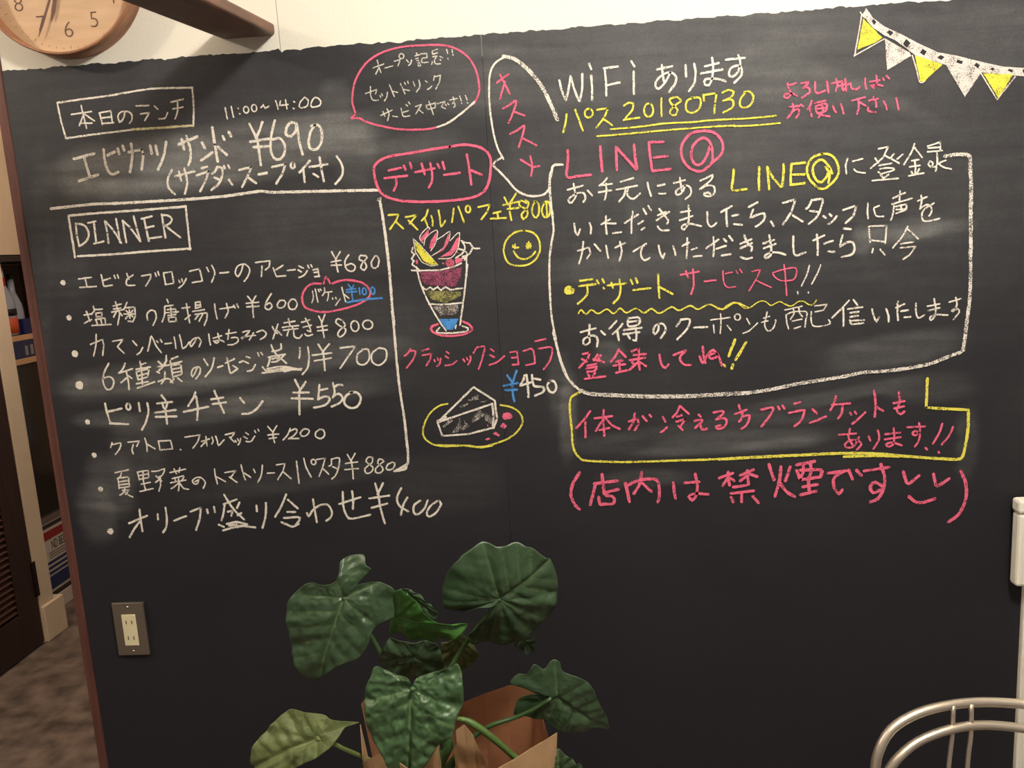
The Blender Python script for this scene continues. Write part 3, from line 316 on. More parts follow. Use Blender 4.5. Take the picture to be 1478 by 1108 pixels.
d10,-1991 2281 11/~10,-1905 2355 -1902 2319 -1893 2269/10,-1896 2271 -1818 2264/10,-1902 2319 -1838 2331/o10,-1808 2337 9 13/10,-1762 2351 -1761 2317/~10,-1726 2349 -1725 2316 -1742 2270 -1764 2238/10,-1662 2379 -1647 2356/10,-1685 2345 -1620 2349/10,-1662 2344 -1659 2326/10,-1641 2345 -1649 2325/10,-1698 2307 -1609 2315/10,-1698 2289 -1610 2288/~10,-1654 2323 -1653 2292 -1653 2257/~10,-1517 2385 -1528 2363 -1555 2329/10,-1577 2305 -1471 2322/~10,-1517 2368 -1516 2317 -1525 2269/10,-1438 2387 -1408 2292/10,-1455 2352 -1403 2357/10,-1452 2332 -1395 2337/10,-1334 2352 -1319 2331/~10,-1334 2286 -1301 2287 -1268 2306 -1242 2335/10,-1099 2416 -1083 2375/10,-1055 2407 -1084 2370/10,-1112 2364 -1047 2362/10,-1122 2341 -1034 2335/~10,-1087 2368 -1091 2323 -1095 2273/10,-1001 2392 -1012 2332/~10,-1012 2332 -981 2343 -964 2332 -984 2308 -1033 2298/10,-1003 2369 -970 2374/~10,-946 2397 -941 2361 -951 2337/~10,-948 2342 -925 2351 -911 2335 -923 2315 -960 2299/~10,-939 2381 -921 2388 -907 2385/~10,-869 2356 -898 2339 -906 2310 -885 2291 -855 2295 -837 2327 -850 2352 -879 2354
#ruled_line|w|white chalk line closing the dinner list on its right
~11,-681 2671 -679 2639 -679 2522 -676 2374 -666 2223 -664 2118/~11,-666 2247 -665 2187 -663 2120 -665 2059 -676 2044 -724 2020/~11,-671 2049 -675 2034 -683 2026 -726 2019
#lettering|w|thin white chalk menu line reading クアトロ フォルマッジ ¥1200
d7,-1983 2139 11/7,-1899 2189 -1908 2168/~7,-1898 2181 -1863 2185 -1872 2159 -1892 2138/7,-1831 2188 -1781 2191 -1795 2169/~7,-1809 2177 -1817 2157 -1815 2138/~7,-1756 2203 -1752 2175 -1754 2144/7,-1749 2175 -1718 2155/7,-1700 2188 -1698 2149/7,-1701 2187 -1648 2188 -1644 2152 -1698 2149/7,-1612 2148 -1610 2146/7,-1585 2199 -1521 2206 -1533 2178 -1557 2151/7,-1517 2178 -1483 2187/~7,-1497 2198 -1496 2179 -1497 2156/7,-1499 2177 -1522 2157/~7,-1471 2194 -1468 2178 -1475 2166/~7,-1455 2198 -1450 2178 -1447 2159 -1421 2181/7,-1414 2202 -1371 2210 -1392 2188/7,-1397 2191 -1379 2169/7,-1375 2177 -1372 2169/7,-1364 2182 -1361 2173/~7,-1351 2184 -1356 2168 -1365 2157/7,-1328 2208 -1316 2198/7,-1338 2191 -1323 2182/~7,-1330 2170 -1309 2169 -1291 2191/7,-1289 2214 -1285 2206/7,-1275 2220 -1271 2211/7,-1232 2229 -1214 2205/7,-1194 2231 -1214 2203/7,-1236 2193 -1190 2196/7,-1232 2178 -1201 2181/~7,-1214 2203 -1214 2179 -1211 2159/~7,-1139 2217 -1152 2192 -1174 2170/~7,-1145 2205 -1119 2214 -1113 2201 -1135 2181 -1151 2174 -1108 2174/~7,-1086 2210 -1100 2195 -1094 2182 -1073 2186 -1061 2204 -1073 2212 -1086 2210/~7,-1018 2207 -1034 2197 -1038 2180 -1019 2169 -1000 2181 -1003 2204 -1020 2208
#lettering|w|white chalk menu line reading 夏里野菜のトマトソースパスタ ¥880
d7,-1977 1992 11/7,-1905 2060 -1845 2070/~7,-1876 2059 -1883 2044 -1898 2034/7,-1895 2036 -1896 1991/7,-1895 2036 -1849 2040 -1850 1998 -1896 1994/7,-1892 2020 -1852 2024/7,-1894 2007 -1851 2010/~7,-1872 1990 -1883 1970 -1897 1962/7,-1884 1983 -1854 1984 -1873 1964/~7,-1881 1985 -1863 1964 -1843 1952/7,-1807 2059 -1804 2025/7,-1807 2059 -1761 2065 -1761 2034 -1804 2027/7,-1804 2043 -1761 2050/~7,-1783 2064 -1787 2014 -1783 1982/7,-1799 2006 -1758 2013/7,-1808 1975 -1749 1986/~7,-1746 2059 -1717 2061 -1690 2068 -1702 2042 -1718 2035/7,-1731 2040 -1708 2016/~7,-1713 2034 -1715 2000 -1726 1974/7,-1735 2012 -1711 2027/7,-1669 2051 -1599 2064/~7,-1649 2066 -1641 2045/7,-1624 2071 -1630 2050/7,-1662 2025 -1611 2036/7,-1672 2007 -1603 2017/7,-1651 2029 -1648 2013/7,-1611 2030 -1624 2013/~7,-1635 2029 -1636 1997 -1642 1972/~7,-1635 2008 -1653 1993 -1673 1982/~7,-1635 2008 -1618 1981 -1597 1977/~7,-1567 2008 -1550 2015 -1558 1999 -1571 1999 -1577 2011 -1565 2023 -1539 2025 -1523 2003 -1534 1979/~7,-1477 2059 -1476 2028 -1472 1995/7,-1471 2025 -1437 2004/7,-1435 2042 -1388 2048 -1412 2020/7,-1417 2023 -1388 1998/~7,-1362 2073 -1358 2039 -1351 2007/7,-1355 2039 -1327 2017/7,-1312 2053 -1306 2037/~7,-1272 2067 -1282 2025 -1300 1995/7,-1256 2032 -1225 2033/7,-1214 2066 -1177 2070 -1188 2039 -1215 2003/7,-1189 2036 -1158 2005/~7,-1128 2078 -1127 2031 -1127 1984/~7,-1096 2090 -1090 2051 -1073 2009/o7,-1057 2072 10 11/7,-1043 2082 -1007 2086 -1021 2048 -1040 2010/7,-1021 2043 -998 2018/~7,-982 2082 -984 2057 -995 2052/~7,-982 2080 -949 2084 -955 2045 -968 2015 -987 1997/7,-980 2049 -960 2040/7,-914 2098 -901 2071/7,-881 2101 -902 2069/7,-925 2060 -874 2065/7,-930 2034 -872 2037/~7,-899 2069 -897 2032 -898 1995/~7,-809 2080 -827 2084 -839 2066 -822 2050 -811 2034 -825 2017 -843 2017 -846 2036 -827 2050 -811 2065 -814 2083/~7,-768 2068 -782 2074 -791 2057 -777 2043 -771 2027 -785 2015 -802 2018 -801 2034 -784 2049 -765 2063/~7,-731 2057 -749 2050 -758 2032 -743 2026 -725 2036 -721 2054 -733 2058
#lettering|w|white chalk menu line reading オリーブ盛り合わせ ¥400
d10,-1961 1806 14/10,-1875 1838 -1791 1869/~10,-1821 1898 -1822 1855 -1821 1801/~10,-1826 1845 -1851 1818 -1881 1776/10,-1745 1874 -1746 1850/~10,-1707 1902 -1708 1851 -1716 1814 -1732 1793/~10,-1678 1842 -1650 1852 -1622 1861/10,-1602 1879 -1555 1896 -1566 1846 -1588 1798/10,-1530 1887 -1528 1869/10,-1499 1897 -1497 1873/~10,-1449 1948 -1419 1888 -1376 1836/10,-1456 1906 -1397 1925/~10,-1451 1908 -1461 1869 -1473 1837/10,-1388 1911 -1401 1888/10,-1442 1873 -1421 1878 -1429 1854/10,-1385 1866 -1402 1856/~10,-1488 1819 -1466 1808/~10,-1453 1820 -1411 1827 -1365 1815/~10,-1444 1812 -1412 1816 -1408 1803/~10,-1473 1792 -1418 1806 -1368 1812/~10,-1456 1797 -1392 1808 -1332 1801/10,-1317 1895 -1317 1871/~10,-1275 1906 -1279 1869 -1288 1832 -1302 1798/~10,-1186 1939 -1212 1888 -1243 1844/10,-1181 1916 -1143 1877/10,-1189 1863 -1155 1862/~10,-1207 1837 -1145 1839 -1141 1827 -1159 1804/~10,-1219 1820 -1195 1808 -1172 1799 -1145 1809/~10,-1075 1914 -1072 1862 -1068 1814/~10,-1106 1857 -1100 1841 -1080 1867 -1047 1887 -1016 1888 -1001 1859 -1008 1833 -1028 1819/~10,-947 1941 -950 1878 -938 1836 -919 1824 -841 1838/10,-967 1889 -875 1915/~10,-908 1942 -907 1903 -911 1866/10,-809 1972 -802 1935/10,-776 1971 -803 1925/10,-840 1908 -755 1917/10,-833 1868 -765 1884/~10,-800 1925 -795 1862 -783 1799/~10,-702 1947 -722 1911 -718 1875 -682 1847/~10,-680 1907 -700 1874 -713 1833/~10,-627 1892 -654 1872 -659 1841 -642 1833 -615 1855 -597 1891/~10,-552 1889 -584 1870 -604 1839 -597 1821 -566 1838 -543 1873 -552 1889
#speech_bubble|p|large pink chalk speech bubble near the top edge
~8,-761 3435 -768 3471 -759 3520 -740 3563 -700 3608 -642 3638 -571 3653 -485 3654 -411 3649 -362 3634 -321 3604 -296 3566 -284 3521 -283 3480 -294 3451 -307 3433/~8,-745 3410 -719 3393 -661 3374 -602 3360 -543 3354 -484 3353 -444 3359/8,-761 3435 -759 3427 -776 3412/~8,-776 3411 -761 3411 -746 3409
#>bubble_edge|w|white stretch of the large speech bubble outline
~8,-305 3439 -329 3420 -370 3392 -411 3369 -452 3357
#lettering|g|thin white chalk lines reading オープン記念!! セットドリンク サービス中です!!
5,-678 3587 -636 3598/5,-660 3613 -650 3568/5,-655 3587 -670 3564/5,-633 3583 -603 3589/5,-596 3605 -574 3609 -577 3600 -584 3586/o5,-567 3621 9 9/5,-549 3607 -542 3597/~5,-543 3586 -534 3593 -530 3604/5,-516 3618 -497 3622/5,-514 3608 -504 3610/5,-510 3601 -504 3602/~5,-510 3628 -507 3621/o5,-502 3585 5 4/5,-493 3624 -471 3624 -471 3609 -490 3608/~5,-490 3608 -493 3596 -484 3592 -468 3593/5,-507 3593 -500 3595/~5,-430 3636 -449 3630 -448 3620 -430 3624/5,-449 3611 -433 3612 -442 3602/~5,-422 3609 -412 3605/5,-452 3593 -456 3584/~5,-444 3598 -441 3585 -422 3584/5,-424 3600 -420 3596/5,-395 3633 -392 3618/5,-393 3601 -392 3598/5,-375 3632 -374 3620/5,-374 3613 -372 3611/5,-714 3497 -671 3508 -676 3493/~5,-694 3521 -695 3485 -686 3470 -667 3470/5,-661 3487 -658 3479/5,-653 3492 -650 3484/~5,-631 3496 -634 3481 -645 3465/5,-621 3523 -606 3479/5,-613 3498 -592 3493/5,-579 3524 -564 3486/5,-571 3503 -546 3496/5,-563 3527 -560 3519/5,-551 3530 -548 3522/5,-530 3528 -525 3511/~5,-508 3532 -505 3510 -521 3489/5,-484 3527 -477 3521/~5,-479 3495 -469 3500 -460 3507/5,-448 3543 -453 3527/5,-446 3539 -425 3543 -430 3520 -446 3495/5,-663 3414 -618 3430/5,-654 3428 -648 3409/~5,-638 3436 -631 3417 -639 3393/5,-618 3409 -599 3404/~5,-584 3435 -580 3414 -575 3404 -553 3405/5,-580 3419 -557 3424/5,-564 3447 -558 3441/5,-553 3455 -548 3447/5,-529 3437 -505 3443 -516 3428 -529 3410/5,-514 3423 -501 3412/5,-489 3438 -482 3424 -454 3428 -451 3445 -489 3438/5,-476 3454 -462 3404/~5,-444 3442 -414 3448 -422 3441 -429 3430 -414 3422/5,-414 3438 -411 3434/5,-405 3440 -401 3436/5,-396 3452 -366 3456/~5,-383 3463 -379 3445 -387 3439 -381 3446 -378 3430 -384 3425/5,-358 3465 -353 3446/5,-352 3438 -352 3436/5,-336 3465 -331 3448/5,-332 3439 -328 3436
#heading_frame|p|pink chalk rounded frame around デザート
~11,-408 3283 -464 3279 -551 3270 -653 3259 -699 3235 -707 3202 -698 3152 -675 3118 -616 3095 -529 3085 -427 3083 -346 3088 -294 3105 -269 3140 -258 3188 -258 3237 -284 3268 -323 3282 -363 3287 -408 3283
#lettering|p|pink chalk heading reading デザート
10,-650 3210 -601 3217/10,-668 3182 -580 3186/~10,-624 3184 -624 3157 -636 3133/10,-590 3224 -584 3209/10,-566 3234 -560 3212/10,-549 3197 -472 3207/10,-521 3227 -511 3187/~10,-488 3227 -483 3188 -486 3158 -500 3137/10,-461 3223 -454 3208/10,-440 3229 -434 3202/10,-438 3180 -377 3184/~10,-345 3250 -339 3193 -335 3137/10,-336 3193 -292 3171
#speech_bubble|ws|tall white chalk bubble around オススメ
~15,-187 3595 -144 3581 -109 3553 -75 3516 -41 3464 -17 3409 4 3355
#speech_bubble|w|thin white stretch of the tall bubble with its pointer
~8,-180 3593 -213 3575 -235 3547 -245 3495 -247 3407 -238 3318 -225 3263 -207 3224/8,-215 3229 -234 3221 -248 3206 -208 3161/9,-245 3201 -198 3150/~9,-198 3150 -167 3110 -133 3088 -94 3080 -58 3086 -35 3109
#lettering|p|pink chalk word オススメ written downwards
8,-215 3502 -170 3529/8,-202 3531 -169 3459/~8,-185 3504 -199 3466 -207 3442/~8,-198 3408 -172 3420 -146 3433 -160 3393 -180 3354/8,-159 3395 -117 3377/~8,-177 3314 -149 3326 -121 3341 -132 3302 -146 3265/8,-128 3295 -79 3267/8,-142 3218 -101 3191/8,-101 3188 -71 3190/~8,-104 3229 -99 3188 -106 3155
#lettering|y|yellow chalk line reading スマイルパフェ ¥800
8,-664 3043 -625 3043 -637 3019 -663 2989/8,-640 3019 -611 2988/8,-598 3031 -554 3036 -584 3006/8,-588 3018 -555 2981/~8,-509 3054 -518 3032 -537 3013/8,-524 3022 -514 2989/~8,-498 3031 -494 3010 -495 2993/~8,-468 3049 -465 3019 -462 2988 -445 3008/~8,-409 3053 -414 3026 -420 3001/8,-391 3059 -372 2998/o8,-354 3047 9 13/8,-315 3052 -269 3059 -281 3033 -305 3005/8,-258 3026 -228 3031/8,-243 3028 -239 3008/8,-270 3006 -209 3005/8,-212 3083 -198 3053/8,-166 3095 -196 3052/8,-219 3054 -160 3063/8,-202 3038 -159 3040/8,-191 3052 -195 3033 -189 2995/~8,-128 3056 -150 3067 -156 3050 -129 3031 -128 3009 -143 2997 -150 3015 -129 3034 -120 3058 -132 3066/~8,-92 3061 -106 3042 -107 3013 -93 2999 -82 3021 -83 3051 -97 3061/~8,-60 3054 -71 3025 -63 3000 -45 3004 -38 3033 -47 3058 -62 3054/8,-52 3054 -52 3004
#smiley_face|y|yellow chalk smiley face below the parfait price
~8,-141 2955 -182 2947 -214 2919 -226 2880 -216 2842 -194 2825 -148 2821 -111 2836 -87 2872 -87 2912 -108 2943 -146 2955/~8,-188 2878 -172 2854 -147 2845 -121 2854 -103 2872/7,-180 2904 -183 2887/7,-191 2894 -168 2891/7,-189 2900 -174 2889/7,-127 2910 -131 2884/7,-139 2895 -119 2894/7,-135 2904 -122 2886/7,-136 2887 -121 2903
#parfait_drawing|w|white outlines of the chalk parfait drawing
~7,-570 2839 -564 2795 -548 2737 -522 2674 -494 2619 -472 2583/~7,-372 2863 -377 2803 -388 2733 -402 2668 -415 2602/~7,-369 2837 -382 2768 -395 2698 -408 2637/7,-591 2827 -564 2824 -480 2821 -426 2831 -394 2843/~7,-579 2914 -585 2897 -575 2888 -587 2871 -579 2862 -587 2849 -568 2835 -558 2821/~7,-388 2929 -367 2919 -354 2918 -342 2898 -318 2896/~7,-384 2927 -375 2902 -387 2881 -415 2864/~7,-346 2901 -357 2880 -370 2872 -388 2869/~7,-404 2900 -378 2890 -368 2876 -380 2855/~7,-402 2856 -371 2868/~7,-551 2760 -539 2748 -522 2758 -512 2747 -493 2757 -481 2743 -462 2755 -445 2743 -428 2744 -396 2747/~7,-532 2692 -467 2687 -402 2690/~7,-496 2597 -511 2580 -475 2574 -426 2574 -390 2578 -385 2589 -406 2599/7,-431 2603 -434 2590
#>parfait_outline|w|fine white outlines of strawberry slices on the parfait
~4,-538 2929 -550 2947 -538 2968 -512 2988 -508 2979/~4,-535 2920 -524 2950 -480 2975 -487 2930 -510 2897/~4,-507 2879 -475 2895 -442 2923 -430 2966 -453 2954 -482 2939/~4,-481 2865 -432 2867 -404 2900 -393 2959 -418 2944 -432 2931/4,-575 2948 -570 2896 -548 2856 -514 2839 -485 2841 -520 2885 -552 2925 -575 2948
#>fruit_fill|p|pink chalk strawberry slices and berries of the parfait
f4,-543 2931 -548 2947 -512 2981 -514 2962/f4,-516 2904 -507 2936 -480 2971 -484 2947 -498 2909/f4,-489 2883 -460 2907 -447 2937 -435 2960 -437 2927 -461 2896/f4,-476 2871 -435 2893 -405 2939 -394 2946 -403 2904 -432 2875/f4,-414 2842 -418 2857 -406 2865 -389 2862 -389 2851/o4,-438 2847 10 9/o4,-438 2847 15 15/o4,-438 2847 5 4/f4,-570 2866 -563 2865 -565 2848 -571 2853/f4,-471 2847 -462 2851 -461 2842/f4,-409 2887 -404 2889 -401 2880
#>lemon_fill|y|yellow chalk lemon slice of the parfait
f4,-571 2937 -550 2921 -524 2887 -485 2844 -514 2843 -543 2864 -565 2904
#>berry_layer|plum|dull pink chalk layer of the parfait
f4,-558 2817 -480 2817 -393 2828 -400 2787 -427 2753 -484 2760 -542 2768 -554 2786
#>cream_layer|olive|olive yellow chalk layer of the parfait
f4,-542 2737 -526 2745 -486 2739 -463 2742 -442 2736 -402 2734 -405 2717 -426 2709 -467 2691 -519 2709
#>cream_layer|grey|grey white chalk layer of the parfait
f4,-522 2679 -481 2685 -419 2682 -416 2660 -439 2643 -493 2644 -496 2660
#>sauce_layer|b|blue chalk tip of the parfait glass
f4,-496 2631 -418 2629 -443 2586 -470 2587
#>plate_outline|p|pink chalk foot of the parfait glass
~10,-502 2611 -527 2603 -528 2585 -498 2568 -454 2562 -400 2566 -369 2582 -377 2602 -403 2617
#lettering|p|pink chalk line reading クラッシックショコラ
~8,-619 2519 -630 2502 -646 2491/~8,-625 2510 -600 2508 -613 2475 -641 2442/8,-573 2509 -546 2515/8,-574 2490 -537 2495 -544 2471 -561 2448/8,-527 2470 -525 2461/8,-514 2477 -511 2467/~8,-501 2474 -506 2455 -518 2443/8,-476 2500 -467 2492/8,-482 2483 -470 2474/~8,-485 2445 -457 2448 -437 2461/8,-412 2467 -406 2457/8,-398 2472 -393 2462/~8,-382 2478 -383 2461 -394 2444/~8,-351 2513 -361 2502 -369 2490/~8,-351 2511 -324 2512 -334 2471 -352 2425/8,-300 2503 -287 2493/8,-304 2479 -288 2469/~8,-309 2439 -277 2449 -247 2472/8,-224 2485 -197 2489 -193 2435/8,-218 2463 -196 2464/8,-217 2435 -194 2436/~8,-171 2487 -137 2495 -129 2466 -128 2437/8,-164 2431 -128 2437/8,-123 2524 -82 2531/~8,-110 2494 -60 2496 -67 2448 -95 2411
#lettering|b|blue chalk yen sign before 450
10,-241 2395 -221 2363/~10,-202 2411 -216 2377 -222 2358/10,-259 2352 -200 2361/10,-252 2334 -204 2335/~10,-221 2367 -223 2328 -218 2288
#lettering|w|white chalk price 450
~10,-171 2392 -180 2366 -190 2351 -146 2362/~10,-164 2392 -161 2350 -161 2303/~10,-142 2391 -141 2364 -135 2344/~10,-133 2344 -101 2340 -100 2322 -134 2307/10,-136 2376 -109 2370/~10,-71 2365 -84 2346 -78 2324 -61 2316 -48 2335 -57 2362 -76 2363
#cake_drawing|w|white chalk outline of a cake slice
9,-378 2353 -533 2215/9,-376 2352 -296 2294/9,-533 2215 -307 2282/9,-531 2212 -517 2159 -413 2162 -313 2183/9,-296 2294 -294 2252 -291 2222 -308 2182/9,-307 2282 -305 2232 -310 2190/9,-533 2222 -497 2236
#>cake_shading|grey|grey chalk shading on the cake slice
f5,-515 2196 -483 2230 -468 2220 -510 2191/f5,-477 2170 -449 2209 -435 2198 -452 2173/f5,-441 2183 -415 2207 -401 2196 -432 2178/f5,-395 2206 -389 2231 -359 2262 -339 2234 -359 2225/f5,-340 2214 -336 2249 -310 2223 -317 2200/f5,-388 2311 -363 2322 -354 2317 -384 2303/f5,-440 2278 -404 2289 -405 2284 -435 2268/f5,-360 2290 -325 2298 -336 2289/f5,-404 2302 -359 2310 -359 2302 -394 2296/5,-443 2228 -442 2208/5,-422 2217 -418 2197
#>plate_outline|y|yellow chalk plate around the cake slice
~8,-486 2290 -523 2282 -565 2249 -592 2195 -590 2154 -555 2125 -506 2115 -436 2115 -367 2107 -302 2119 -246 2140 -205 2173 -189 2212 -206 2248 -239 2267 -275 2275/~8,-545 2122 -475 2118 -406 2113 -367 2104 -317 2110
#>fruit_fill|p|pink chalk berries beside the cake slice
f5,-271 2226 -265 2241 -250 2245 -233 2239 -229 2224 -242 2215 -262 2215/f5,-280 2191 -267 2203 -253 2190 -261 2178 -273 2181/f5,-312 2160 -299 2167 -285 2154 -288 2146/f5,-345 2139 -330 2144 -323 2138 -340 2133/5,-332 2196 -330 2191
#lettering|w|white chalk line reading あります after four Latin letters at the top
~9,18 3495 26 3455 39 3421/~9,60 3507 51 3463 39 3421/~9,61 3504 73 3457 88 3416/~9,104 3511 101 3459 90 3416/9,130 3546 138 3526/~9,136 3504 138 3462 137 3416/~9,183 3526 207 3527 236 3529/~9,187 3523 190 3477 190 3428/9,190 3465 241 3472/9,285 3544 296 3525/9,293 3507 291 3426/9,378 3508 435 3516/~9,397 3523 399 3490 403 3465/~9,428 3495 408 3462 383 3440 371 3450 379 3473 408 3492 432 3493 447 3478 444 3455 421 3426/9,483 3517 484 3476/~9,514 3519 519 3491 513 3450 493 3424/9,552 3507 603 3515/9,539 3483 616 3492/~9,579 3535 583 3501 578 3464 566 3440 551 3445 554 3461 580 3462 609 3457 628 3449/9,629 3525 697 3527/~9,674 3538 681 3510 671 3478 652 3464 640 3471 645 3492 666 3502 683 3496 685 3468 659 3442
#lettering|y|yellow chalk password line reading パス 20180730
~8,40 3372 33 3336 24 3308/8,72 3386 98 3308/o8,122 3370 15 16/8,153 3380 194 3383 179 3351 148 3316/8,178 3344 208 3321/~8,253 3388 270 3397 287 3393 284 3372 251 3336/8,251 3338 310 3342/o8,344 3366 17 24/~8,392 3407 391 3374 391 3341/~8,464 3393 450 3406 426 3402 423 3391 435 3376 451 3361 443 3343 429 3344 422 3354 434 3371 464 3391/~8,507 3399 485 3389 482 3359 501 3346 526 3356 536 3379 531 3398 502 3400/8,546 3408 548 3385/8,546 3406 594 3410 588 3375 584 3340/~8,615 3410 637 3418 656 3410 646 3392 617 3381/~8,620 3382 646 3385 655 3373 650 3355 617 3340/~8,699 3405 682 3385 679 3360 698 3351 720 3364 727 3391 713 3408 694 3407
#double_underline|y|double yellow chalk underline beneath the password
~7,201 3307 307 3309 404 3315 501 3313 573 3315 658 3314/~7,149 3285 281 3287 379 3290 476 3291 573 3292 658 3291/~7,657 3314 726 3313 810 3316/~7,657 3288 750 3287 824 3289
#lettering|p|small pink chalk lines reading よろしければ お使い下さい
~8,851 3427 855 3406 865 3391 851 3376 839 3380 843 3389 865 3391 884 3381/8,853 3418 881 3426/~8,900 3424 926 3426 907 3407/~8,907 3407 924 3408 931 3394 921 3383 903 3373/~8,950 3425 950 3399 957 3385 985 3392/~8,992 3426 994 3406 998 3385/8,1008 3416 1046 3421/~8,1025 3431 1030 3408 1023 3388/~8,1046 3416 1048 3393/8,1034 3405 1058 3410/~8,1057 3429 1060 3401 1060 3385/~8,1051 3388 1062 3403 1076 3412 1079 3395 1095 3389 1109 3398/~7,1128 3426 1128 3408 1132 3389/7,1144 3412 1179 3416/~7,1167 3433 1170 3407 1161 3390 1151 3397 1170 3401 1191 3395/7,1191 3422 1195 3415/7,1204 3430 1214 3419/8,853 3343 893 3345/~8,869 3354 872 3335 860 3317 850 3304/~8,855 3308 869 3326 888 3334 893 3320 881 3304/8,898 3350 907 3342/~8,938 3361 931 3341 922 3330/8,929 3338 938 3305/8,948 3351 988 3358/~8,952 3341 957 3316 988 3321 990 3346 955 3341/8,957 3330 988 3332/~8,971 3352 978 3323 962 3299/~8,960 3315 979 3305 1002 3301/~8,1014 3337 1019 3323 1026 3313/~8,1042 3342 1049 3323 1052 3307/8,1082 3351 1129 3360/~8,1105 3352 1106 3324 1100 3302/8,1110 3343 1131 3330/8,1143 3347 1175 3352/~8,1159 3358 1169 3336 1169 3322/~8,1141 3324 1139 3315 1148 3308 1167 3304/~7,1194 3342 1204 3325 1207 3311/~7,1239 3350 1244 3329 1249 3308
#lettering|p|pink chalk heading with a circled letter at the end
~11,38 3241 36 3197 31 3144 74 3144 121 3146/~11,160 3247 161 3204 164 3156/~11,219 3243 219 3200 219 3157/11,219 3241 292 3155/~11,286 3246 289 3201 295 3157/~11,341 3250 345 3197 351 3144/11,341 3251 397 3249/11,359 3195 408 3196/11,351 3146 419 3149/~11,548 3279 500 3273 465 3237 462 3190 488 3150 531 3133 566 3155 576 3183 569 3231 543 3254 509 3234 496 3197 508 3163 532 3159 552 3184 567 3221/~11,544 3280 582 3270 611 3237 610 3195 571 3159
#lettering|y|yellow chalk heading with a circled letter inside the message box
~10,653 3132 650 3094 648 3058 700 3058/~10,747 3136 745 3093 746 3052/~10,776 3134 780 3091 783 3052/~10,776 3134 797 3095 826 3059/~10,836 3140 836 3107 831 3061/~10,865 3138 862 3100 862 3064/10,865 3139 915 3141/10,870 3100 913 3099/~10,860 3064 889 3065 913 3067/~10,975 3169 941 3157 922 3125 927 3087 947 3061 966 3044 990 3044 1023 3071 1037 3099 1027 3142 1003 3165 975 3169/~10,1013 3096 999 3125 975 3148 951 3137 942 3110 956 3075 975 3067 994 3087 1001 3115/~10,989 3121 1004 3091 999 3063
#lettering|w|white chalk message line reading お手元にある and に登録
8,30 3096 89 3108/~8,54 3117 58 3090 61 3071 44 3047 33 3053 38 3066 69 3082 92 3079 96 3060 88 3047/8,106 3089 124 3068/~8,182 3130 167 3115 153 3104/8,151 3105 199 3108/8,148 3080 196 3084/~8,176 3110 177 3078 169 3051/8,231 3113 280 3124/8,214 3085 293 3096/~8,249 3087 244 3065 224 3041/~8,258 3087 255 3064 275 3047 303 3066/~8,332 3105 336 3082 344 3054/8,370 3090 396 3094/8,373 3061 399 3060/8,430 3096 473 3105/~8,453 3115 457 3084 459 3066/~8,473 3085 459 3059 440 3053 438 3067 464 3083 486 3082 495 3063 488 3046 472 3035/~8,528 3099 555 3109 575 3117 568 3099 527 3068/~8,527 3068 554 3080 579 3074 581 3054 567 3041 547 3042 543 3051 558 3054 570 3045/~7,1068 3146 1062 3122 1065 3092/7,1088 3135 1124 3142/~7,1092 3107 1102 3097 1132 3090/7,1179 3174 1214 3179 1198 3143 1152 3105/7,1168 3141 1180 3124/7,1204 3148 1254 3118/7,1235 3154 1224 3138/7,1267 3148 1247 3133/7,1182 3114 1228 3119/~7,1186 3101 1210 3104 1236 3100 1232 3093 1210 3087/7,1180 3092 1194 3080/7,1190 3082 1207 3087/7,1218 3079 1199 3067/7,1188 3079 1199 3067/7,1159 3061 1252 3063/~7,1308 3184 1298 3155 1271 3111/7,1309 3170 1337 3133/7,1299 3124 1324 3126/7,1292 3102 1329 3105/~7,1310 3123 1314 3099 1313 3073/7,1299 3085 1305 3075/~7,1327 3093 1320 3078/7,1291 3070 1344 3077/7,1355 3172 1400 3184 1401 3156/7,1357 3165 1399 3166/7,1355 3152 1408 3153/~7,1388 3152 1391 3116 1387 3081/~7,1388 3098 1369 3097 1360 3107 1365 3118 1376 3110 1371 3097/~7,1391 3105 1406 3112 1422 3118/~7,1395 3109 1414 3093 1442 3085
#lettering|w|white chalk message line reading いただきましたら、スタッフに声を
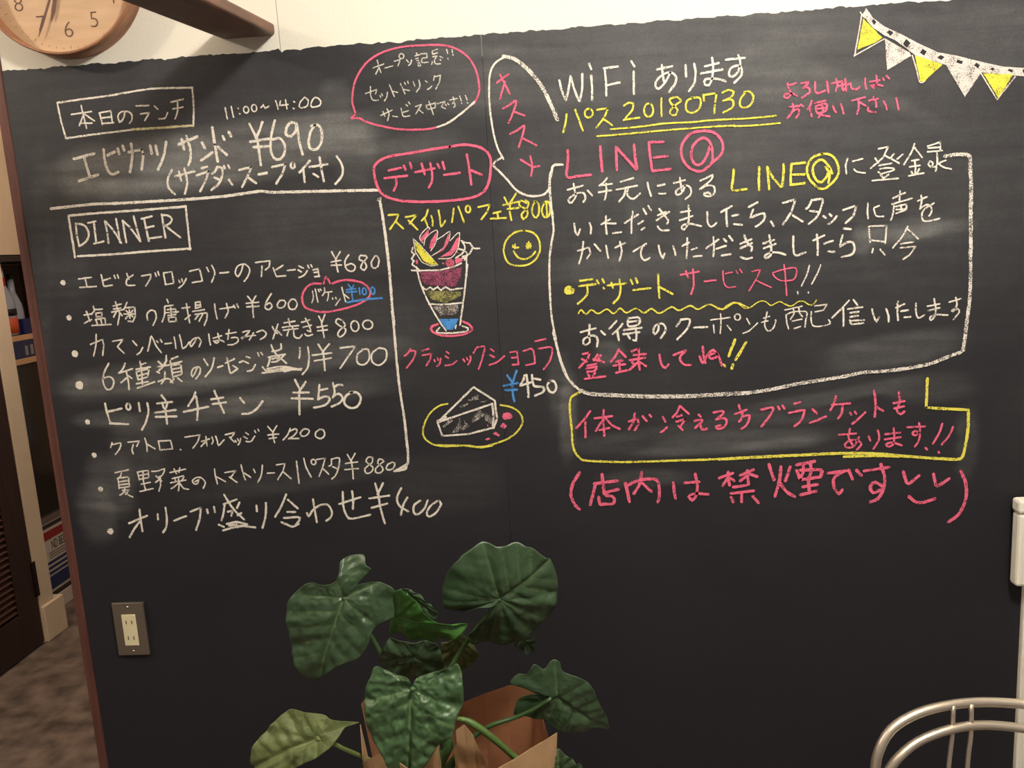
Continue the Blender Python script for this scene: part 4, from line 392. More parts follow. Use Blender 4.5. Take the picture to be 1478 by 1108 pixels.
~8,50 2969 53 2939 62 2925 72 2947/~8,108 2968 114 2950 111 2927/8,152 2959 187 2977/~8,172 2990 170 2956 172 2923/~8,175 2962 208 2960/8,195 2924 227 2926/8,242 2960 294 2989/~8,274 3002 268 2964 266 2920/8,293 2953 312 2963/8,304 2930 316 2938/8,313 3009 324 2988/8,332 3019 343 3002/8,367 2981 398 2992/8,362 2963 411 2992/~8,373 3005 393 2979 406 2960 401 2947/~8,366 2940 377 2925 407 2923/8,452 2987 489 2991/8,449 2957 498 2971/~8,483 3010 484 2978 481 2947 465 2922 456 2930 465 2941 497 2941 529 2931/~8,553 2983 554 2942 568 2926 586 2940/9,604 2979 644 2999/~9,624 2988 624 2958 626 2926/~9,646 2962 668 2966/9,650 2932 682 2927/9,707 2992 739 3007/~9,724 2982 714 2953 738 2961 763 2965 765 2945 748 2927 733 2918/9,789 2934 799 2916/9,833 2999 879 3009 865 2964 833 2919/9,870 2951 906 2926/~9,940 3005 928 2979 918 2973/~9,940 3003 978 3003 971 2967 957 2939 928 2916/9,932 2964 966 2958/9,983 2942 992 2934/9,1005 2948 1012 2940/~9,1031 2939 1017 2921 1000 2912/9,1055 2960 1103 2974 1092 2936 1063 2911/~7,1145 2980 1143 2952 1146 2923/~7,1186 2968 1168 2962 1166 2956/~7,1166 2956 1176 2931 1202 2928/7,1235 2992 1279 3010/7,1232 2971 1304 2988/~7,1260 3018 1259 2983/~7,1239 2965 1236 2935 1229 2913/7,1245 2961 1285 2968 1284 2947 1247 2936/~7,1265 2967 1267 2945/~7,1248 2950 1284 2951/7,1324 2977 1358 2990/~7,1337 2997 1339 2978 1334 2948/~7,1333 2948 1358 2962 1375 2950 1374 2931 1367 2920/~7,1384 2966 1351 2947 1341 2929 1345 2906 1364 2901 1405 2908
#lettering|w|white chalk message line reading かけていただきましたら、只今
8,59 2865 102 2876 108 2853 93 2835/~8,82 2898 75 2855 62 2816/8,124 2887 146 2860/~8,168 2880 171 2854 175 2832/8,202 2869 242 2885/~8,221 2891 227 2856 217 2817/8,271 2851 321 2878/~8,321 2878 302 2856 301 2828 314 2815 333 2824/~8,367 2868 373 2838 382 2821 389 2837/~8,422 2863 428 2844 430 2828/8,456 2861 482 2873/~8,476 2890 475 2851 472 2814/8,491 2845 512 2851/8,499 2819 529 2820/8,546 2847 594 2878/~8,574 2889 576 2850 573 2815/9,585 2843 620 2853/9,605 2817 637 2820/9,613 2878 623 2868/9,633 2889 645 2871/9,674 2857 716 2872/9,676 2840 718 2857/~9,689 2888 703 2856 718 2843 715 2828/~9,676 2808 693 2799 718 2802/9,760 2853 801 2865/9,762 2835 806 2850/~9,782 2883 789 2841 787 2807 769 2798 767 2808 787 2818 821 2815 843 2806/~9,872 2873 872 2822 882 2801 918 2812/9,945 2854 986 2871/~9,959 2875 962 2841 962 2799/9,986 2840 1018 2849/9,1001 2810 1024 2807/9,1058 2892 1083 2888/~9,1054 2868 1045 2827 1069 2840 1090 2839 1098 2819 1089 2795 1050 2787/7,1148 2893 1155 2835/7,1148 2895 1214 2893 1210 2828/7,1160 2842 1209 2834/7,1166 2811 1163 2796/~7,1191 2808 1201 2796 1210 2785/~7,1291 2886 1271 2849 1238 2810/7,1291 2875 1330 2838/7,1268 2823 1313 2828/7,1265 2809 1321 2810 1299 2779 1277 2765
#heading_frame|w|white chalk outline of the large message box
~10,17 3190 -18 3189 -27 3163 -36 3134 -38 3105/~10,-27 3169 -34 3150 -37 3102 -35 3043 -34 3023 -32 3003/~9,-31 3019 -31 2981 -30 2947 -41 2896 -51 2837 -55 2750 -55 2663 -51 2597 -41 2526/~10,-50 2554 -40 2505 -22 2431 -1 2372 25 2336/~10,-48 2564 -40 2512 -26 2438 -3 2374 42 2322 49 2318
#heading_frame|ws|broad white chalk right edge of the large message box
~15,1418 3132 1457 3136 1486 3134 1506 3126 1510 3079 1516 3005 1517 2930 1520 2854 1523 2775
#lettering|y|yellow chalk word デザート inside the message box
~9,33 2719 18 2731 3 2718 10 2705 33 2706 36 2719/~9,28 2717 19 2724 11 2716 18 2710 27 2713/9,17 2717 21 2716/9,62 2750 111 2754/9,58 2730 123 2734/~9,90 2726 88 2696 51 2662/9,128 2749 135 2736/9,149 2753 155 2738/9,152 2719 155 2715/9,168 2727 241 2731/9,183 2736 188 2716/~9,214 2747 218 2714 209 2679 188 2657/9,257 2745 264 2727/9,277 2749 283 2731/9,266 2704 334 2708/~9,363 2759 363 2717 365 2668/9,366 2711 416 2681
#wavy_line|y|yellow chalk wavy underline in the message box
~7,51 2625 63 2638 80 2620 103 2636 128 2620 162 2636 187 2617 213 2636 237 2617 273 2633 303 2614 334 2628 364 2609 410 2631 439 2616 482 2632 512 2617 555 2633 605 2612 652 2635 703 2613/~5,585 2614 606 2613 620 2625 649 2636 667 2628 688 2612 709 2613 731 2628 755 2637 773 2629 787 2617 801 2622 821 2630 837 2622 854 2612 872 2613 890 2627 911 2626 932 2612 946 2613 958 2628
#lettering|p|pink chalk word サービス中 inside the message box
8,447 2752 517 2761/8,468 2766 477 2738/~8,495 2772 497 2734 496 2704 486 2677/8,537 2722 581 2725/~6,608 2758 609 2728 614 2706 627 2694 655 2696/6,618 2747 643 2752/6,658 2757 663 2746/6,672 2762 680 2748/6,716 2750 749 2756 735 2724 706 2678/6,731 2716 789 2686/~6,795 2741 837 2752 881 2754 875 2713 826 2710 802 2726 795 2739/~6,837 2770 842 2729 844 2693 847 2652
#lettering|w|white chalk double exclamation marks after サービス中
~6,931 2761 924 2732 902 2685/~6,973 2761 963 2733 940 2690/6,888 2664 889 2655/6,928 2662 928 2657
#lettering|w|white chalk message line reading お得のクーポンも配信いたします
9,57 2551 116 2564/~9,93 2578 89 2537 91 2511 72 2499 65 2509 71 2525 107 2536 122 2520 118 2491/9,136 2552 151 2536/9,198 2588 169 2559/~9,221 2576 200 2552 179 2537/9,200 2552 204 2508/~9,242 2598 243 2565 282 2571 285 2596 242 2596/9,241 2581 282 2584/9,225 2551 294 2557/9,222 2535 286 2540/~9,271 2556 273 2528 270 2507 259 2510/9,240 2529 247 2516/~9,360 2569 357 2544 344 2529 338 2545 353 2567 378 2566 386 2545 377 2527 366 2513/~9,446 2583 438 2568 428 2556/~9,449 2580 479 2579 468 2543 429 2504/9,493 2547 546 2547/6,559 2573 632 2579/~6,597 2595 598 2562 595 2519/6,569 2553 571 2522/6,621 2550 636 2529/o6,661 2579 11 12/6,696 2572 707 2550/~6,682 2515 705 2524 737 2552/~6,773 2593 767 2564 764 2539 776 2519 794 2527 805 2552 805 2561/6,759 2570 782 2576/6,751 2554 776 2559/6,840 2597 904 2608/~6,844 2579 872 2588 921 2585 918 2553 916 2526/~6,845 2579 847 2550 854 2524/~6,872 2599 874 2581 861 2560/~6,893 2601 895 2583 907 2568/6,868 2552 904 2559/6,874 2523 900 2531/6,953 2607 997 2610 985 2589 953 2584/~6,939 2585 939 2556 946 2532 971 2527 1010 2536 1004 2551/8,1080 2621 1051 2590 1017 2558/8,1059 2592 1060 2523/8,1096 2622 1111 2602/8,1076 2589 1130 2593/8,1084 2573 1116 2576/8,1085 2558 1114 2561/~8,1083 2546 1091 2530 1135 2532/8,1083 2543 1137 2543/~8,1166 2584 1173 2554 1184 2536 1192 2553/~8,1218 2582 1227 2555 1228 2532/8,1254 2584 1285 2597/~8,1261 2607 1260 2571 1263 2536/8,1273 2570 1300 2573/8,1286 2546 1309 2547/~7,1328 2597 1329 2563 1338 2541 1360 2551/7,1370 2584 1415 2590/7,1375 2567 1416 2576/~7,1394 2611 1401 2572 1398 2542 1384 2530 1381 2541 1404 2550 1446 2546/7,1450 2595 1493 2606/~7,1474 2611 1479 2585 1472 2570 1462 2565 1464 2560 1482 2568 1487 2555 1467 2528
#lettering|p|pink chalk message line reading 登録してね
10,61 2465 89 2469 80 2444 45 2411/10,57 2445 77 2433/10,103 2443 144 2428/10,120 2460 103 2437/10,132 2457 118 2434/10,77 2418 113 2424/~10,74 2407 112 2411 104 2395 76 2394/~10,76 2392 83 2375/10,106 2387 96 2375/10,64 2365 147 2372/~10,202 2477 191 2454 170 2429/10,202 2474 229 2444/10,190 2428 216 2432/10,179 2413 226 2416/10,203 2427 204 2396/10,189 2384 230 2392/10,253 2466 279 2476 280 2439/10,258 2451 309 2453/10,242 2431 303 2438/~10,275 2439 279 2408 281 2392/10,277 2424 240 2392/10,282 2423 307 2404/10,252 2425 261 2414/~10,359 2448 366 2409 381 2395 394 2408/~10,413 2443 461 2459/~10,461 2459 438 2432 452 2405 480 2401/~10,527 2471 529 2437 536 2406/~10,514 2433 526 2407 544 2437 567 2456 582 2430 557 2423 552 2436 582 2440 599 2393
#lettering|y|yellow chalk double exclamation marks after 登録してね
12,651 2493 625 2428/12,693 2481 652 2413/12,604 2397 612 2389/12,642 2396 637 2380
#heading_frame|ws|thick white chalk lower edge of the large message box
~18,42 2322 87 2304 175 2295 304 2284 457 2278 580 2279 700 2280/~15,694 2280 781 2289 887 2307 966 2317 1051 2326 1136 2340 1221 2342 1305 2349 1388 2363 1451 2386 1496 2401 1510 2411/~14,1520 2785 1524 2726 1525 2684 1524 2600 1517 2515 1511 2446 1506 2407
#heading_frame|y|yellow chalk frame around the blanket notice
~10,43 2313 8 2292 1 2244 5 2158 8 2088 31 2046 64 2032 210 2021 378 2019 544 2018 655 2018 752 2018/~13,583 2017 729 2020 868 2021 1074 2022 1211 2013 1313 1999 1415 1987 1489 1980 1516 1986 1528 2032 1536 2103 1535 2174/12,1378 2306 1376 2191 1535 2175/~12,1067 2008 1177 2007 1279 2001
#lettering|p|pink chalk blanket notice line ending in ブランケットも
~10,81 2235 55 2201 22 2168/10,60 2193 58 2129/10,97 2205 167 2211/~10,134 2238 132 2187 133 2132/~10,130 2198 115 2176 100 2153/~10,141 2203 165 2174 195 2158/10,114 2156 154 2163/10,232 2185 266 2198 271 2175 254 2150/~10,256 2218 249 2182 231 2154/10,286 2206 302 2185/10,314 2210 322 2201/10,366 2199 376 2179/~10,381 2156 370 2145 356 2137/~10,433 2239 421 2214 404 2195/10,436 2239 468 2206/10,421 2197 440 2202/10,418 2177 454 2187 434 2156/10,426 2160 442 2142/10,506 2202 514 2193/~10,489 2177 514 2181 519 2175 491 2148/~10,511 2162 519 2141 538 2143/~10,564 2208 597 2212 602 2203 574 2179/~10,574 2179 607 2183 615 2166 601 2146 579 2141 574 2150 590 2155/10,662 2234 667 2217/10,646 2198 692 2213/~10,676 2205 673 2180 662 2166/~10,676 2186 703 2190 694 2156 672 2137/~10,746 2210 793 2217 781 2184 749 2143/10,813 2222 819 2209/10,830 2224 838 2212/10,876 2229 899 2234/~10,856 2193 908 2202 914 2196 902 2161 876 2139/10,945 2204 963 2185/~10,934 2150 960 2158 997 2173/~10,1034 2251 1028 2224 1014 2198/10,1020 2218 1088 2221/~10,1060 2217 1057 2184 1043 2162/10,1089 2185 1094 2176/~10,1106 2188 1112 2178/~10,1146 2183 1126 2163 1098 2139/~10,1179 2268 1185 2214 1183 2163/10,1188 2202 1214 2186/~10,1272 2257 1276 2216 1265 2186 1280 2169 1294 2179/10,1253 2214 1293 2221/10,1256 2193 1293 2200
#lettering|p|pink chalk word あります!! inside the yellow frame
9,1047 2097 1113 2100/~9,1089 2119 1084 2086 1099 2055/~9,1124 2085 1105 2049 1079 2044 1070 2057 1093 2074 1122 2070 1133 2054 1116 2033/9,1161 2086 1168 2068/~9,1195 2109 1201 2075 1180 2034/9,1224 2092 1281 2096/9,1222 2071 1282 2078/~9,1255 2115 1259 2079 1254 2049 1237 2041 1228 2050 1248 2058 1288 2044/9,1306 2116 1374 2117/~9,1351 2132 1355 2099 1338 2082 1327 2091 1338 2100 1355 2087 1350 2057 1337 2038/~9,1439 2125 1429 2090 1405 2046/~9,1479 2111 1466 2076 1439 2041/9,1377 2032 1384 2024/9,1427 2013 1430 2008
#lettering|p|large pink chalk no-smoking line in brackets
~14,29 1985 -2 1936 -10 1889 6 1847 22 1830/14,118 1973 120 1940/14,86 1936 179 1944/~14,89 1930 79 1892 65 1848/~14,120 1937 124 1890/14,121 1896 181 1908/~14,101 1879 105 1849 119 1849 159 1850 160 1877 132 1884/~14,210 1934 217 1898 224 1854/~14,215 1922 264 1943 331 1944 344 1911 343 1870 337 1849/~13,276 1975 266 1926 242 1888/13,278 1931 313 1894/~13,401 1929 403 1897 408 1861/13,445 1925 504 1928/~13,488 1961 495 1917 492 1876 475 1853 461 1868 486 1879 539 1874/13,582 1940 637 1958/~13,618 1964 618 1935 623 1909/13,615 1938 595 1907/13,621 1941 640 1926/13,665 1948 717 1969/~13,693 1967 695 1932 698 1909/13,690 1944 665 1925/13,701 1952 731 1940/13,637 1900 692 1906/13,628 1874 717 1882/~13,670 1869 669 1852 669 1837/13,628 1859 636 1838/13,714 1859 736 1831/~14,777 1989 786 1958 797 1924/~14,859 1974 850 1943 841 1919/~14,824 1978 818 1920 800 1855/~14,818 1914 844 1875 877 1852/14,885 1982 955 1994/~14,911 1984 911 1953 900 1929/~14,938 1986 941 1952 929 1922/14,885 1960 900 1920 978 1929/~14,900 1960 978 1957 978 1929/~14,932 1921 932 1897 935 1863/14,909 1891 967 1898/14,900 1858 961 1871/~14,1005 1943 1077 1950/~14,1071 1950 1031 1924 1031 1881 1049 1858 1063 1873/14,1086 1952 1101 1915/14,1117 1951 1135 1929/14,1146 1947 1241 1958/~14,1209 1972 1225 1916 1220 1867 1200 1831 1171 1819/~14,1220 1879 1188 1899 1170 1881 1182 1856 1211 1867/~14,1296 1938 1305 1907 1317 1888 1357 1920/~14,1411 1924 1418 1893 1427 1875 1472 1903/~14,1319 1836 1345 1813 1374 1809 1420 1823/~14,1514 1932 1535 1880 1537 1818 1513 1757 1474 1725
#bunting_string|w|white chalk band of the drawn bunting
f5,1127 3667 1152 3632 1192 3600 1252 3569 1312 3534 1382 3498 1451 3481 1540 3453 1610 3433 1687 3423 1688 3394 1601 3408 1542 3417 1477 3435 1403 3455 1303 3493 1273 3517 1233 3549 1193 3569 1153 3598 1115 3642
#>bunting_flag|w|white chalk flag outlines of the drawn bunting
f5,1195 3559 1283 3504 1288 3492 1205 3449/f5,1408 3457 1537 3419 1481 3338/~5,1112 3644 1103 3587 1089 3506/5,1087 3506 1193 3557/~5,1293 3494 1309 3442 1323 3397 1340 3403/5,1534 3417 1595 3320 1655 3396/5,1107 3654 1122 3634
#>bunting_flag|y|yellow chalk flag fills of the drawn bunting
f4,1118 3632 1185 3562 1163 3547 1099 3527/f4,1301 3494 1400 3455 1335 3399 1323 3402/f4,1542 3415 1647 3404 1599 3325
#>bunting_square|k|dark squares left open in the bunting band
f4,1147 3622 1155 3628 1165 3616 1156 3608/f4,1200 3579 1210 3587 1225 3576 1213 3566/f4,1258 3535 1270 3552 1286 3536 1273 3521/f4,1319 3501 1328 3513 1343 3504 1334 3491/f4,1380 3480 1392 3487 1406 3480 1395 3469/f4,1447 3459 1452 3469 1471 3461 1467 3451/f4,1510 3443 1516 3452 1530 3444 1524 3433/f4,1567 3428 1573 3434 1581 3428 1576 3421/f4,1626 3418 1632 3424 1647 3419 1642 3410/f4,1680 3416 1687 3422 1687 3406 1682 3407"""
def ribbon(bm, P, wd, y, rnd=.15):
    wd *= .88
    """P: 2D points; a flat chalk stroke of uneven width with rounded ends"""
    n = len(P); Ls = []; Rs = []
    ws = [wd*(1+rnd*(random.random()*2-1)) for _ in P]
    for i in range(n):
        a = P[max(i-1, 0)]; b = P[i]; c = P[min(i+1, n-1)]
        t = (c-a); t = t.normalized() if t.length > 1e-9 else Vector((1, 0))
        t1_ = (b-a).normalized() if i else t; cosv = max(.5, t.dot(t1_)) if t1_.length else 1
        h = ws[i]/2/cosv; nm = Vector((-t.y, t.x))
        Ls.append(b+nm*h); Rs.append(b-nm*h)
    va = [bm.verts.new((p.x, y, p.y)) for p in Ls]; vb = [bm.verts.new((p.x, y, p.y)) for p in Rs]
    for i in range(n-1): bm.faces.new((va[i], vb[i], vb[i+1], va[i+1]))
    for e, k in ((0, -1), (n-1, 1)):
        q = P[1] if e == 0 else P[-2]; t = (P[e]-q).normalized()*ws[e]*.42; nm = Vector((-t.y, t.x))*.9
        m1 = bm.verts.new((P[e].x+t.x+nm.x*.6, y, P[e].y+t.y+nm.y*.6)); m2 = bm.verts.new((P[e].x+t.x-nm.x*.6, y, P[e].y+t.y-nm.y*.6))
        bm.faces.new((vb[0], va[0], m2, m1) if e == 0 else (va[e], vb[e], m2, m1))
top_part = None
for k, blk in enumerate(STROKES.strip().split('#')[1:]):
    head, body = blk.split('\n', 1); nm, col, lab = head.split('|')
    child = nm[0] == '>'; nm = nm.lstrip('>')
    par = top_part if child else bb
    lx, lz = bb.location.x, bb.location.z
    y = -.0016-.00002*k
    b0 = bmesh.new(); b1 = bmesh.new()
    for st in body.strip().split('/'):
        kind = st[0] if st[0] in '~fod' else ''; st = st[1:] if kind else st
        y -= .0000015; wd, co = st.split(','); wd = float(wd)/2000; v = [float(q)/2000 for q in co.split()]
        if kind == 'd':
            cx, cz, rx = v; cx -= lx; cz -= lz
            b0.faces.new([b0.verts.new((cx+rx*math.cos(a)*random.uniform(.88, 1.1), y, cz+rx*math.sin(a)*random.uniform(.88, 1.15))) for a in [2*math.pi*i/14 for i in range(14)]]); continue
        if kind == 'o':
            cx, cz, rx, rz = v; cx -= lx; cz -= lz
            P = [Vector((cx+rx*math.cos(a), cz+rz*math.sin(a))) for a in [2*math.pi*i/18+1.2 for i in range(19)]]
            ribbon(b0, P, wd, y); continue
        P = [Vector((v[i]-lx, v[i+1]-lz)) for i in range(0, len(v), 2)]
        if kind == 'f':
            Q = seg(P+[P[0]], .004)[:-1]
            c = sum(Q, Vector((0, 0)))/len(Q)
            Q = [q+(q-c).normalized()*random.uniform(-.0006, .0006) for q in Q]
            vs = [b1.verts.new((q.x, y, q.y)) for q in Q]
            for t in geometry.tessellate_polygon([[Vector((q.x, q.y, 0)) for q in Q]]): b1.faces.new([vs[i] for i in t])
            continue
        Q = crom(P, .004) if kind == '~' else seg(P, .005)
        Q = [q+Vector((random.uniform(-1, 1), random.uniform(-1, 1)))*.00025 for q in Q]
        if kind != '~' and len(P) > 2:       # corners: one ribbon per leg
            for a, b in zip(P, P[1:]): ribbon(b0, [q+Vector((random.uniform(-1, 1), random.uniform(-1, 1)))*.0002 for q in seg([a, b], .005)], wd, y)
        else: ribbon(b0, Q, wd, y)
    bmesh.ops.recalc_face_normals(b0, faces=b0.faces)
    fills = len(b1.faces) > 0
    if fills and len(b0.faces) == 0: b0.free(); b = b1; mt = CHf.get(col, CH[col])
    elif fills:
        me_ = bpy.data.meshes.new('t'); b1.to_mesh(me_); b1.free(); b0.from_mesh(me_); bpy.data.meshes.remove(me_); b = b0; mt = CHf.get(col, CH[col])
    else: b1.free(); b = b0; mt = CH[col]
    for f in b.faces:
        f.normal_update()
        if f.normal.y > 0: f.normal_flip()
    o = obj(nm, b, mt, par, recalc=False); o['label'] = lab
    if not child: top_part = o

# ------------------------------------------------------------------ socket and wall box
steel = mat('brushed_steel', (150, 140, 128), .42, .85, bump=.1, bscale=200, stretch=(1, 1, 12))
so = tag(empty('power_socket', (-.963, 0, .684)), 'steel plated double power socket low at the left of the blackboard', 'power socket')
x0, z0 = -.9985, .6235
box('cover_plate', (x0, -.0085, z0), (x0+.070, -.0013, z0+.120), steel, so, .0016)
ivory = mat('ivory_plastic', (240, 228, 188), .4)
box('socket_insert', (x0+.0195, -.0105, z0+.0235), (x0+.0505, -.0086, z0+.0945), ivory, so, .0008)
slotm = mat('slot_dark', (70, 58, 40), .7)
for dz in (.041, .077):
    for dx in (.0288, .0412): box('slot', (x0+dx-.0009, -.0109, z0+dz-.004), (x0+dx+.0009, -.0105, z0+dz+.004), slotm, so)
for dz in (.0095, .1105):
    bm = bmesh.new(); lathe(bm, [(.0001, -.0099), (.0018, -.0098), (.0026, -.0086)], 12, 'y', (x0+.035-so.location.x, 0, z0+dz-so.location.z)); obj('screw', bm, mat('screw_steel', (210, 205, 195), .25, 1), so, True)
wbx = tag(empty('wall_box', (.905, 0, .82)), 'white plastic box on the wall at the right edge of the blackboard', 'box')
box('housing', (.852, -.040, .738), (.955, -.0125, .886), white, wbx, .006)
box('lid', (.850, -.042, .8865), (.957, -.0125, .914), white, wbx, .006)
box('cable_cover', (.880, -.034, .9145), (.93, -.0125, 1.5), white, wbx, .004)

# ------------------------------------------------------------------ clock
cx, cz = -.913, 2.004
ck = tag(empty('wall_clock', (cx, 0, cz)), 'round wooden wall clock with pale face above the blackboard', 'clock')
woodc = mat('clock_rim_wood', (172, 122, 90), .5, second=(146, 100, 72), vscale=14, stretch=(2, 10, 2), bump=.1)
facec = mat('clock_face_wood', (214, 180, 144), .6, second=(202, 166, 130), vscale=10, stretch=(1, 1, 6))
inkc = mat('clock_ink', (104, 72, 62), .6)
RR = .155
bm = bmesh.new(); lathe(bm, [(RR-.0055, -.012), (RR-.0055, -.0395), (RR-.004, -.041), (RR-.001, -.041), (RR, -.0395), (RR, -.0008), (RR-.02, -.0008)], 96, 'y'); obj('rim', bm, woodc, ck, True)
bm = bmesh.new(); r = lathe(bm, [(.0005, -.0126), (RR-.0052, -.0126), (RR-.0052, -.006), (.0005, -.006)], 96, 'y'); obj('face', bm, facec, ck)
tilt = math.radians(2)
for h in range(1, 13):
    a = math.pi/2-h*math.pi/6-0+tilt*0
    px, pz = .105*math.cos(a), .105*math.sin(a)
    mw = Matrix.Translation((px, -.0131, pz)) @ Matrix.Rotation(math.pi/2, 4, 'X')
    text('numeral', str(h), .042, inkc, ck, mw, .0003, -.0009)
bm = bmesh.new()
for k in range(60):
    a = k*math.pi/30; d = Vector((math.cos(a), 0, math.sin(a))); l = .006 if k % 5 == 0 else .003
    tube(bm, [d*.139+Vector((0, -.0127, 0)), d*(.139-l)+Vector((0, -.0127, 0))], .0004, 4)
tg = obj('minute_marks', bm, inkc, ck); tg['kind'] = 'stuff'
def hand(name, ang, ln, wd, y):
    d = Vector((math.sin(ang), 0, math.cos(ang))); n_ = Vector((d.z, 0, -d.x)); bm = bmesh.new()
    pts = [-d*.02-n_*wd*.6, -d*.02+n_*wd*.6, d*ln*.8+n_*wd, d*ln+n_*wd*.1, d*ln-n_*wd*.1, d*ln*.8-n_*wd]
    a = [bm.verts.new(p+Vector((0, y, 0))) for p in pts]; b = [bm.verts.new(p+Vector((0, y-.0008, 0))) for p in pts]
    bm.faces.new(a); bm.faces.new(b[::-1])
    for i in range(6): bm.faces.new((a[i], a[(i+1) % 6], b[(i+1) % 6], b[i]))
    return obj(name, bm, inkc, ck)
hand('minute_hand', math.radians(180+26.5), .128, .0022, -.018); hand('hour_hand', math.radians(180+18), .092, .0034, -.0155)
bm = bmesh.new(); lathe(bm, [(.0005, -.0225), (.006, -.0215), (.006, -.0127)], 20, 'y'); obj('hub', bm, inkc, ck, True)

# ------------------------------------------------------------------ wooden plank running out from the wall above the board
bl, br_, d_ = Vector(BEAM['bl']), Vector(BEAM['br']), Vector(BEAM['d'])
br_.z = bl.z = (bl.z+br_.z)/2
bm = bmesh.new(); hh = .022; rr = .006; wx = (br_.x-bl.x)/2
prof = []
for (sx, szz) in ((1, 0), (1, 1), (-1, 1), (-1, 0)):
    for q in range(4):
        a0 = {(1, 0): -90, (1, 1): 0, (-1, 1): 90, (-1, 0): 180}[(sx, szz)]+q*30
        prof.append((sx*(wx-rr)+rr*math.cos(math.radians(a0)), (hh-rr if szz else rr)+rr*math.sin(math.radians(a0))))
o0 = Vector(((bl.x+br_.x)/2, -.0008, bl.z)); rings = []
for s in (0, 1.25):
    t = -d_*s/d_.y; rings.append([bm.verts.new((x+t.x, t.y, z+t.z)) for x, z in prof])
n = len(prof)
for k in range(n): bm.faces.new((rings[0][k], rings[0][(k+1) % n], rings[1][(k+1) % n], rings[1][k]))
bm.faces.new(rings[0][::-1]); bm.faces.new(rings[1])
pk = obj('wooden_plank', bm, mat('plank_wood', (120, 82, 62), .5, second=(88, 58, 46), vscale=9, stretch=(6, .6, 6), bump=.15), None, False); pk.location = o0
tag(pk, 'dark brown wooden plank sticking out of the wall above the blackboard', 'plank')

# ------------------------------------------------------------------ drinks showcase
sh = tag(empty('drinks_showcase', (-2.5, 2.05, 0)), 'glass fronted drinks showcase beyond the blackboard, striped panel at its foot', 'showcase')
dk = mat('dark_case', (52, 42, 38), .5); inn = mat('case_lining', (132, 104, 86), .6); pale = mat('pale_shelf_edge', (206, 160, 116), .45); red = mat('red_stripe', (150, 34, 36), .5); navy = mat('navy_stripe', (38, 46, 92), .5); wht = mat('white_print', (206, 196, 184), .5); gry = mat('grey_band', (112, 98, 90), .5)
fx, ya, yb = FXX, 1.50, 2.60
box('back_wall', (-2.88, ya, .05), (-2.85, yb, 1.50), inn, sh)
box('side_wall', (-2.849, ya, .05), (fx-.012, ya+.03, 1.50), dk, sh); box('side_wall', (-2.849, yb-.03, .05), (fx-.012, yb, 1.50), inn, sh)
box('top_rim', (-2.88, ya, 1.501), (fx, yb, 1.525), dk, sh, .002)
box('plinth', (-2.84, ya, .0), (fx+.004, yb, .066), wht, sh, .003)
box('bottom_deck', (-2.848, ya+.031, .39), (fx-.012, yb-.031, .42), dk, sh)
def rail(z0_, z1_, mt_, nm='price_rail', e=.0): box(nm, (fx-.012+e, ya+.001, z0_), (fx+.001+e, yb-.001, z1_), mt_, sh, .001)
box('shelf', (-2.84, ya+.031, 1.178), (fx-.0125, yb-.031, 1.194), dk, sh); rail(1.176, 1.198, pale, 'shelf_edge', .001)
rail(1.102, 1.1755, mat('blue_label_strip', (44, 48, 78), .35), 'label_strip'); rail(1.078, 1.1015, pale, 'shelf_edge', .002)
for k in range(12):
    y = ya+.17+k*.035; bm = bmesh.new(); bx(bm, (fx+.0015+2.5, y-2.05, 1.112), (fx+.003+2.5, y-2.05+.018, 1.112+.02+.03*random.random())); obj('label_card', bm, mat('silver_card', (150, 144, 140), .3, .3) if k == 0 else bpy.data.materials['silver_card'], sh)
glass = mat('dark_glass', (120, 110, 100), .08, trans=.9, ior=1.45)
box('glass_door', (fx-.011, ya+.031, .425), (fx-.006, yb-.031, 1.0775), glass, sh)
box('inner_frame', (fx-.012, ya+.005, .4205), (fx, yb-.005, .4245), dk, sh)
rail(.068, .388, wht, 'advert_base', -.001)
bands = [(.390, .418, gry), (.367, .384, dk), (.317, .353, red), (.209, .221, navy), (.187, .199, navy), (.165, .177, navy), (.1, .157, navy), (.0685, .088, dk)]
for a, b, mt_ in bands: box('stripe', (fx-.0005, ya+.001, a), (fx+.0016, yb-.001, b), mt_, sh)
mwt = Matrix.Translation((fx+.0006+2.5, 1.700-2.05, .284)) @ Matrix.Diagonal((1, .52, 1, 1)) @ Matrix(((0, 0, 1, 0), (1, 0, 0, 0), (0, 1, 0, 0), (0, 0, 0, 1)))
text('lettering', 'ND BEER', .056, dk, sh, mwt, .0004)
for k in range(3): box('print_line', (fx+.0002, 1.62, .232+k*.011), (fx+.0012, 1.79, .236+k*.011), gry, sh)
def bottle(loc, prof, mt_, label, extra=()):
    e = tag(empty('bottle', loc), label, 'bottle', 'bottles on the showcase shelf')
    bm = bmesh.new(); lathe(bm, prof, 28); obj('bottle_body', bm, mt_, e, True)
    for nm, r0, za, zb, m2 in extra:
        bm = bmesh.new(); lathe(bm, [(r0*.9, za), (r0, za+.001), (r0, zb-.001), (r0*.9, zb)], 28); obj(nm, bm, m2, e, True)
    return e
clear = mat('clear_glass', (206, 210, 222), .12, trans=.55, ior=1.3)
redc = mat('red_cap', (140, 40, 36), .4); blk = mat('black_label', (30, 26, 28), .4); blu = mat('deep_blue_glass', (30, 36, 84), .15)
P1 = [(.001, .002), (.036, .002), (.04, .01), (.04, .13), (.036, .16), (.018, .205), (.014, .22), (.014, .285), (.001, .287)]
bottle((-2.322, 1.672, 1.1945), P1, clear, 'clear bottle with a red neck and black label on the showcase shelf', [('neck_wrap', .017, .20, .245, redc), ('black_label', .0412, .085, .115, blk), ('blue_label', .0412, .012, .078, mat('orange_label', (190, 80, 40), .5))])
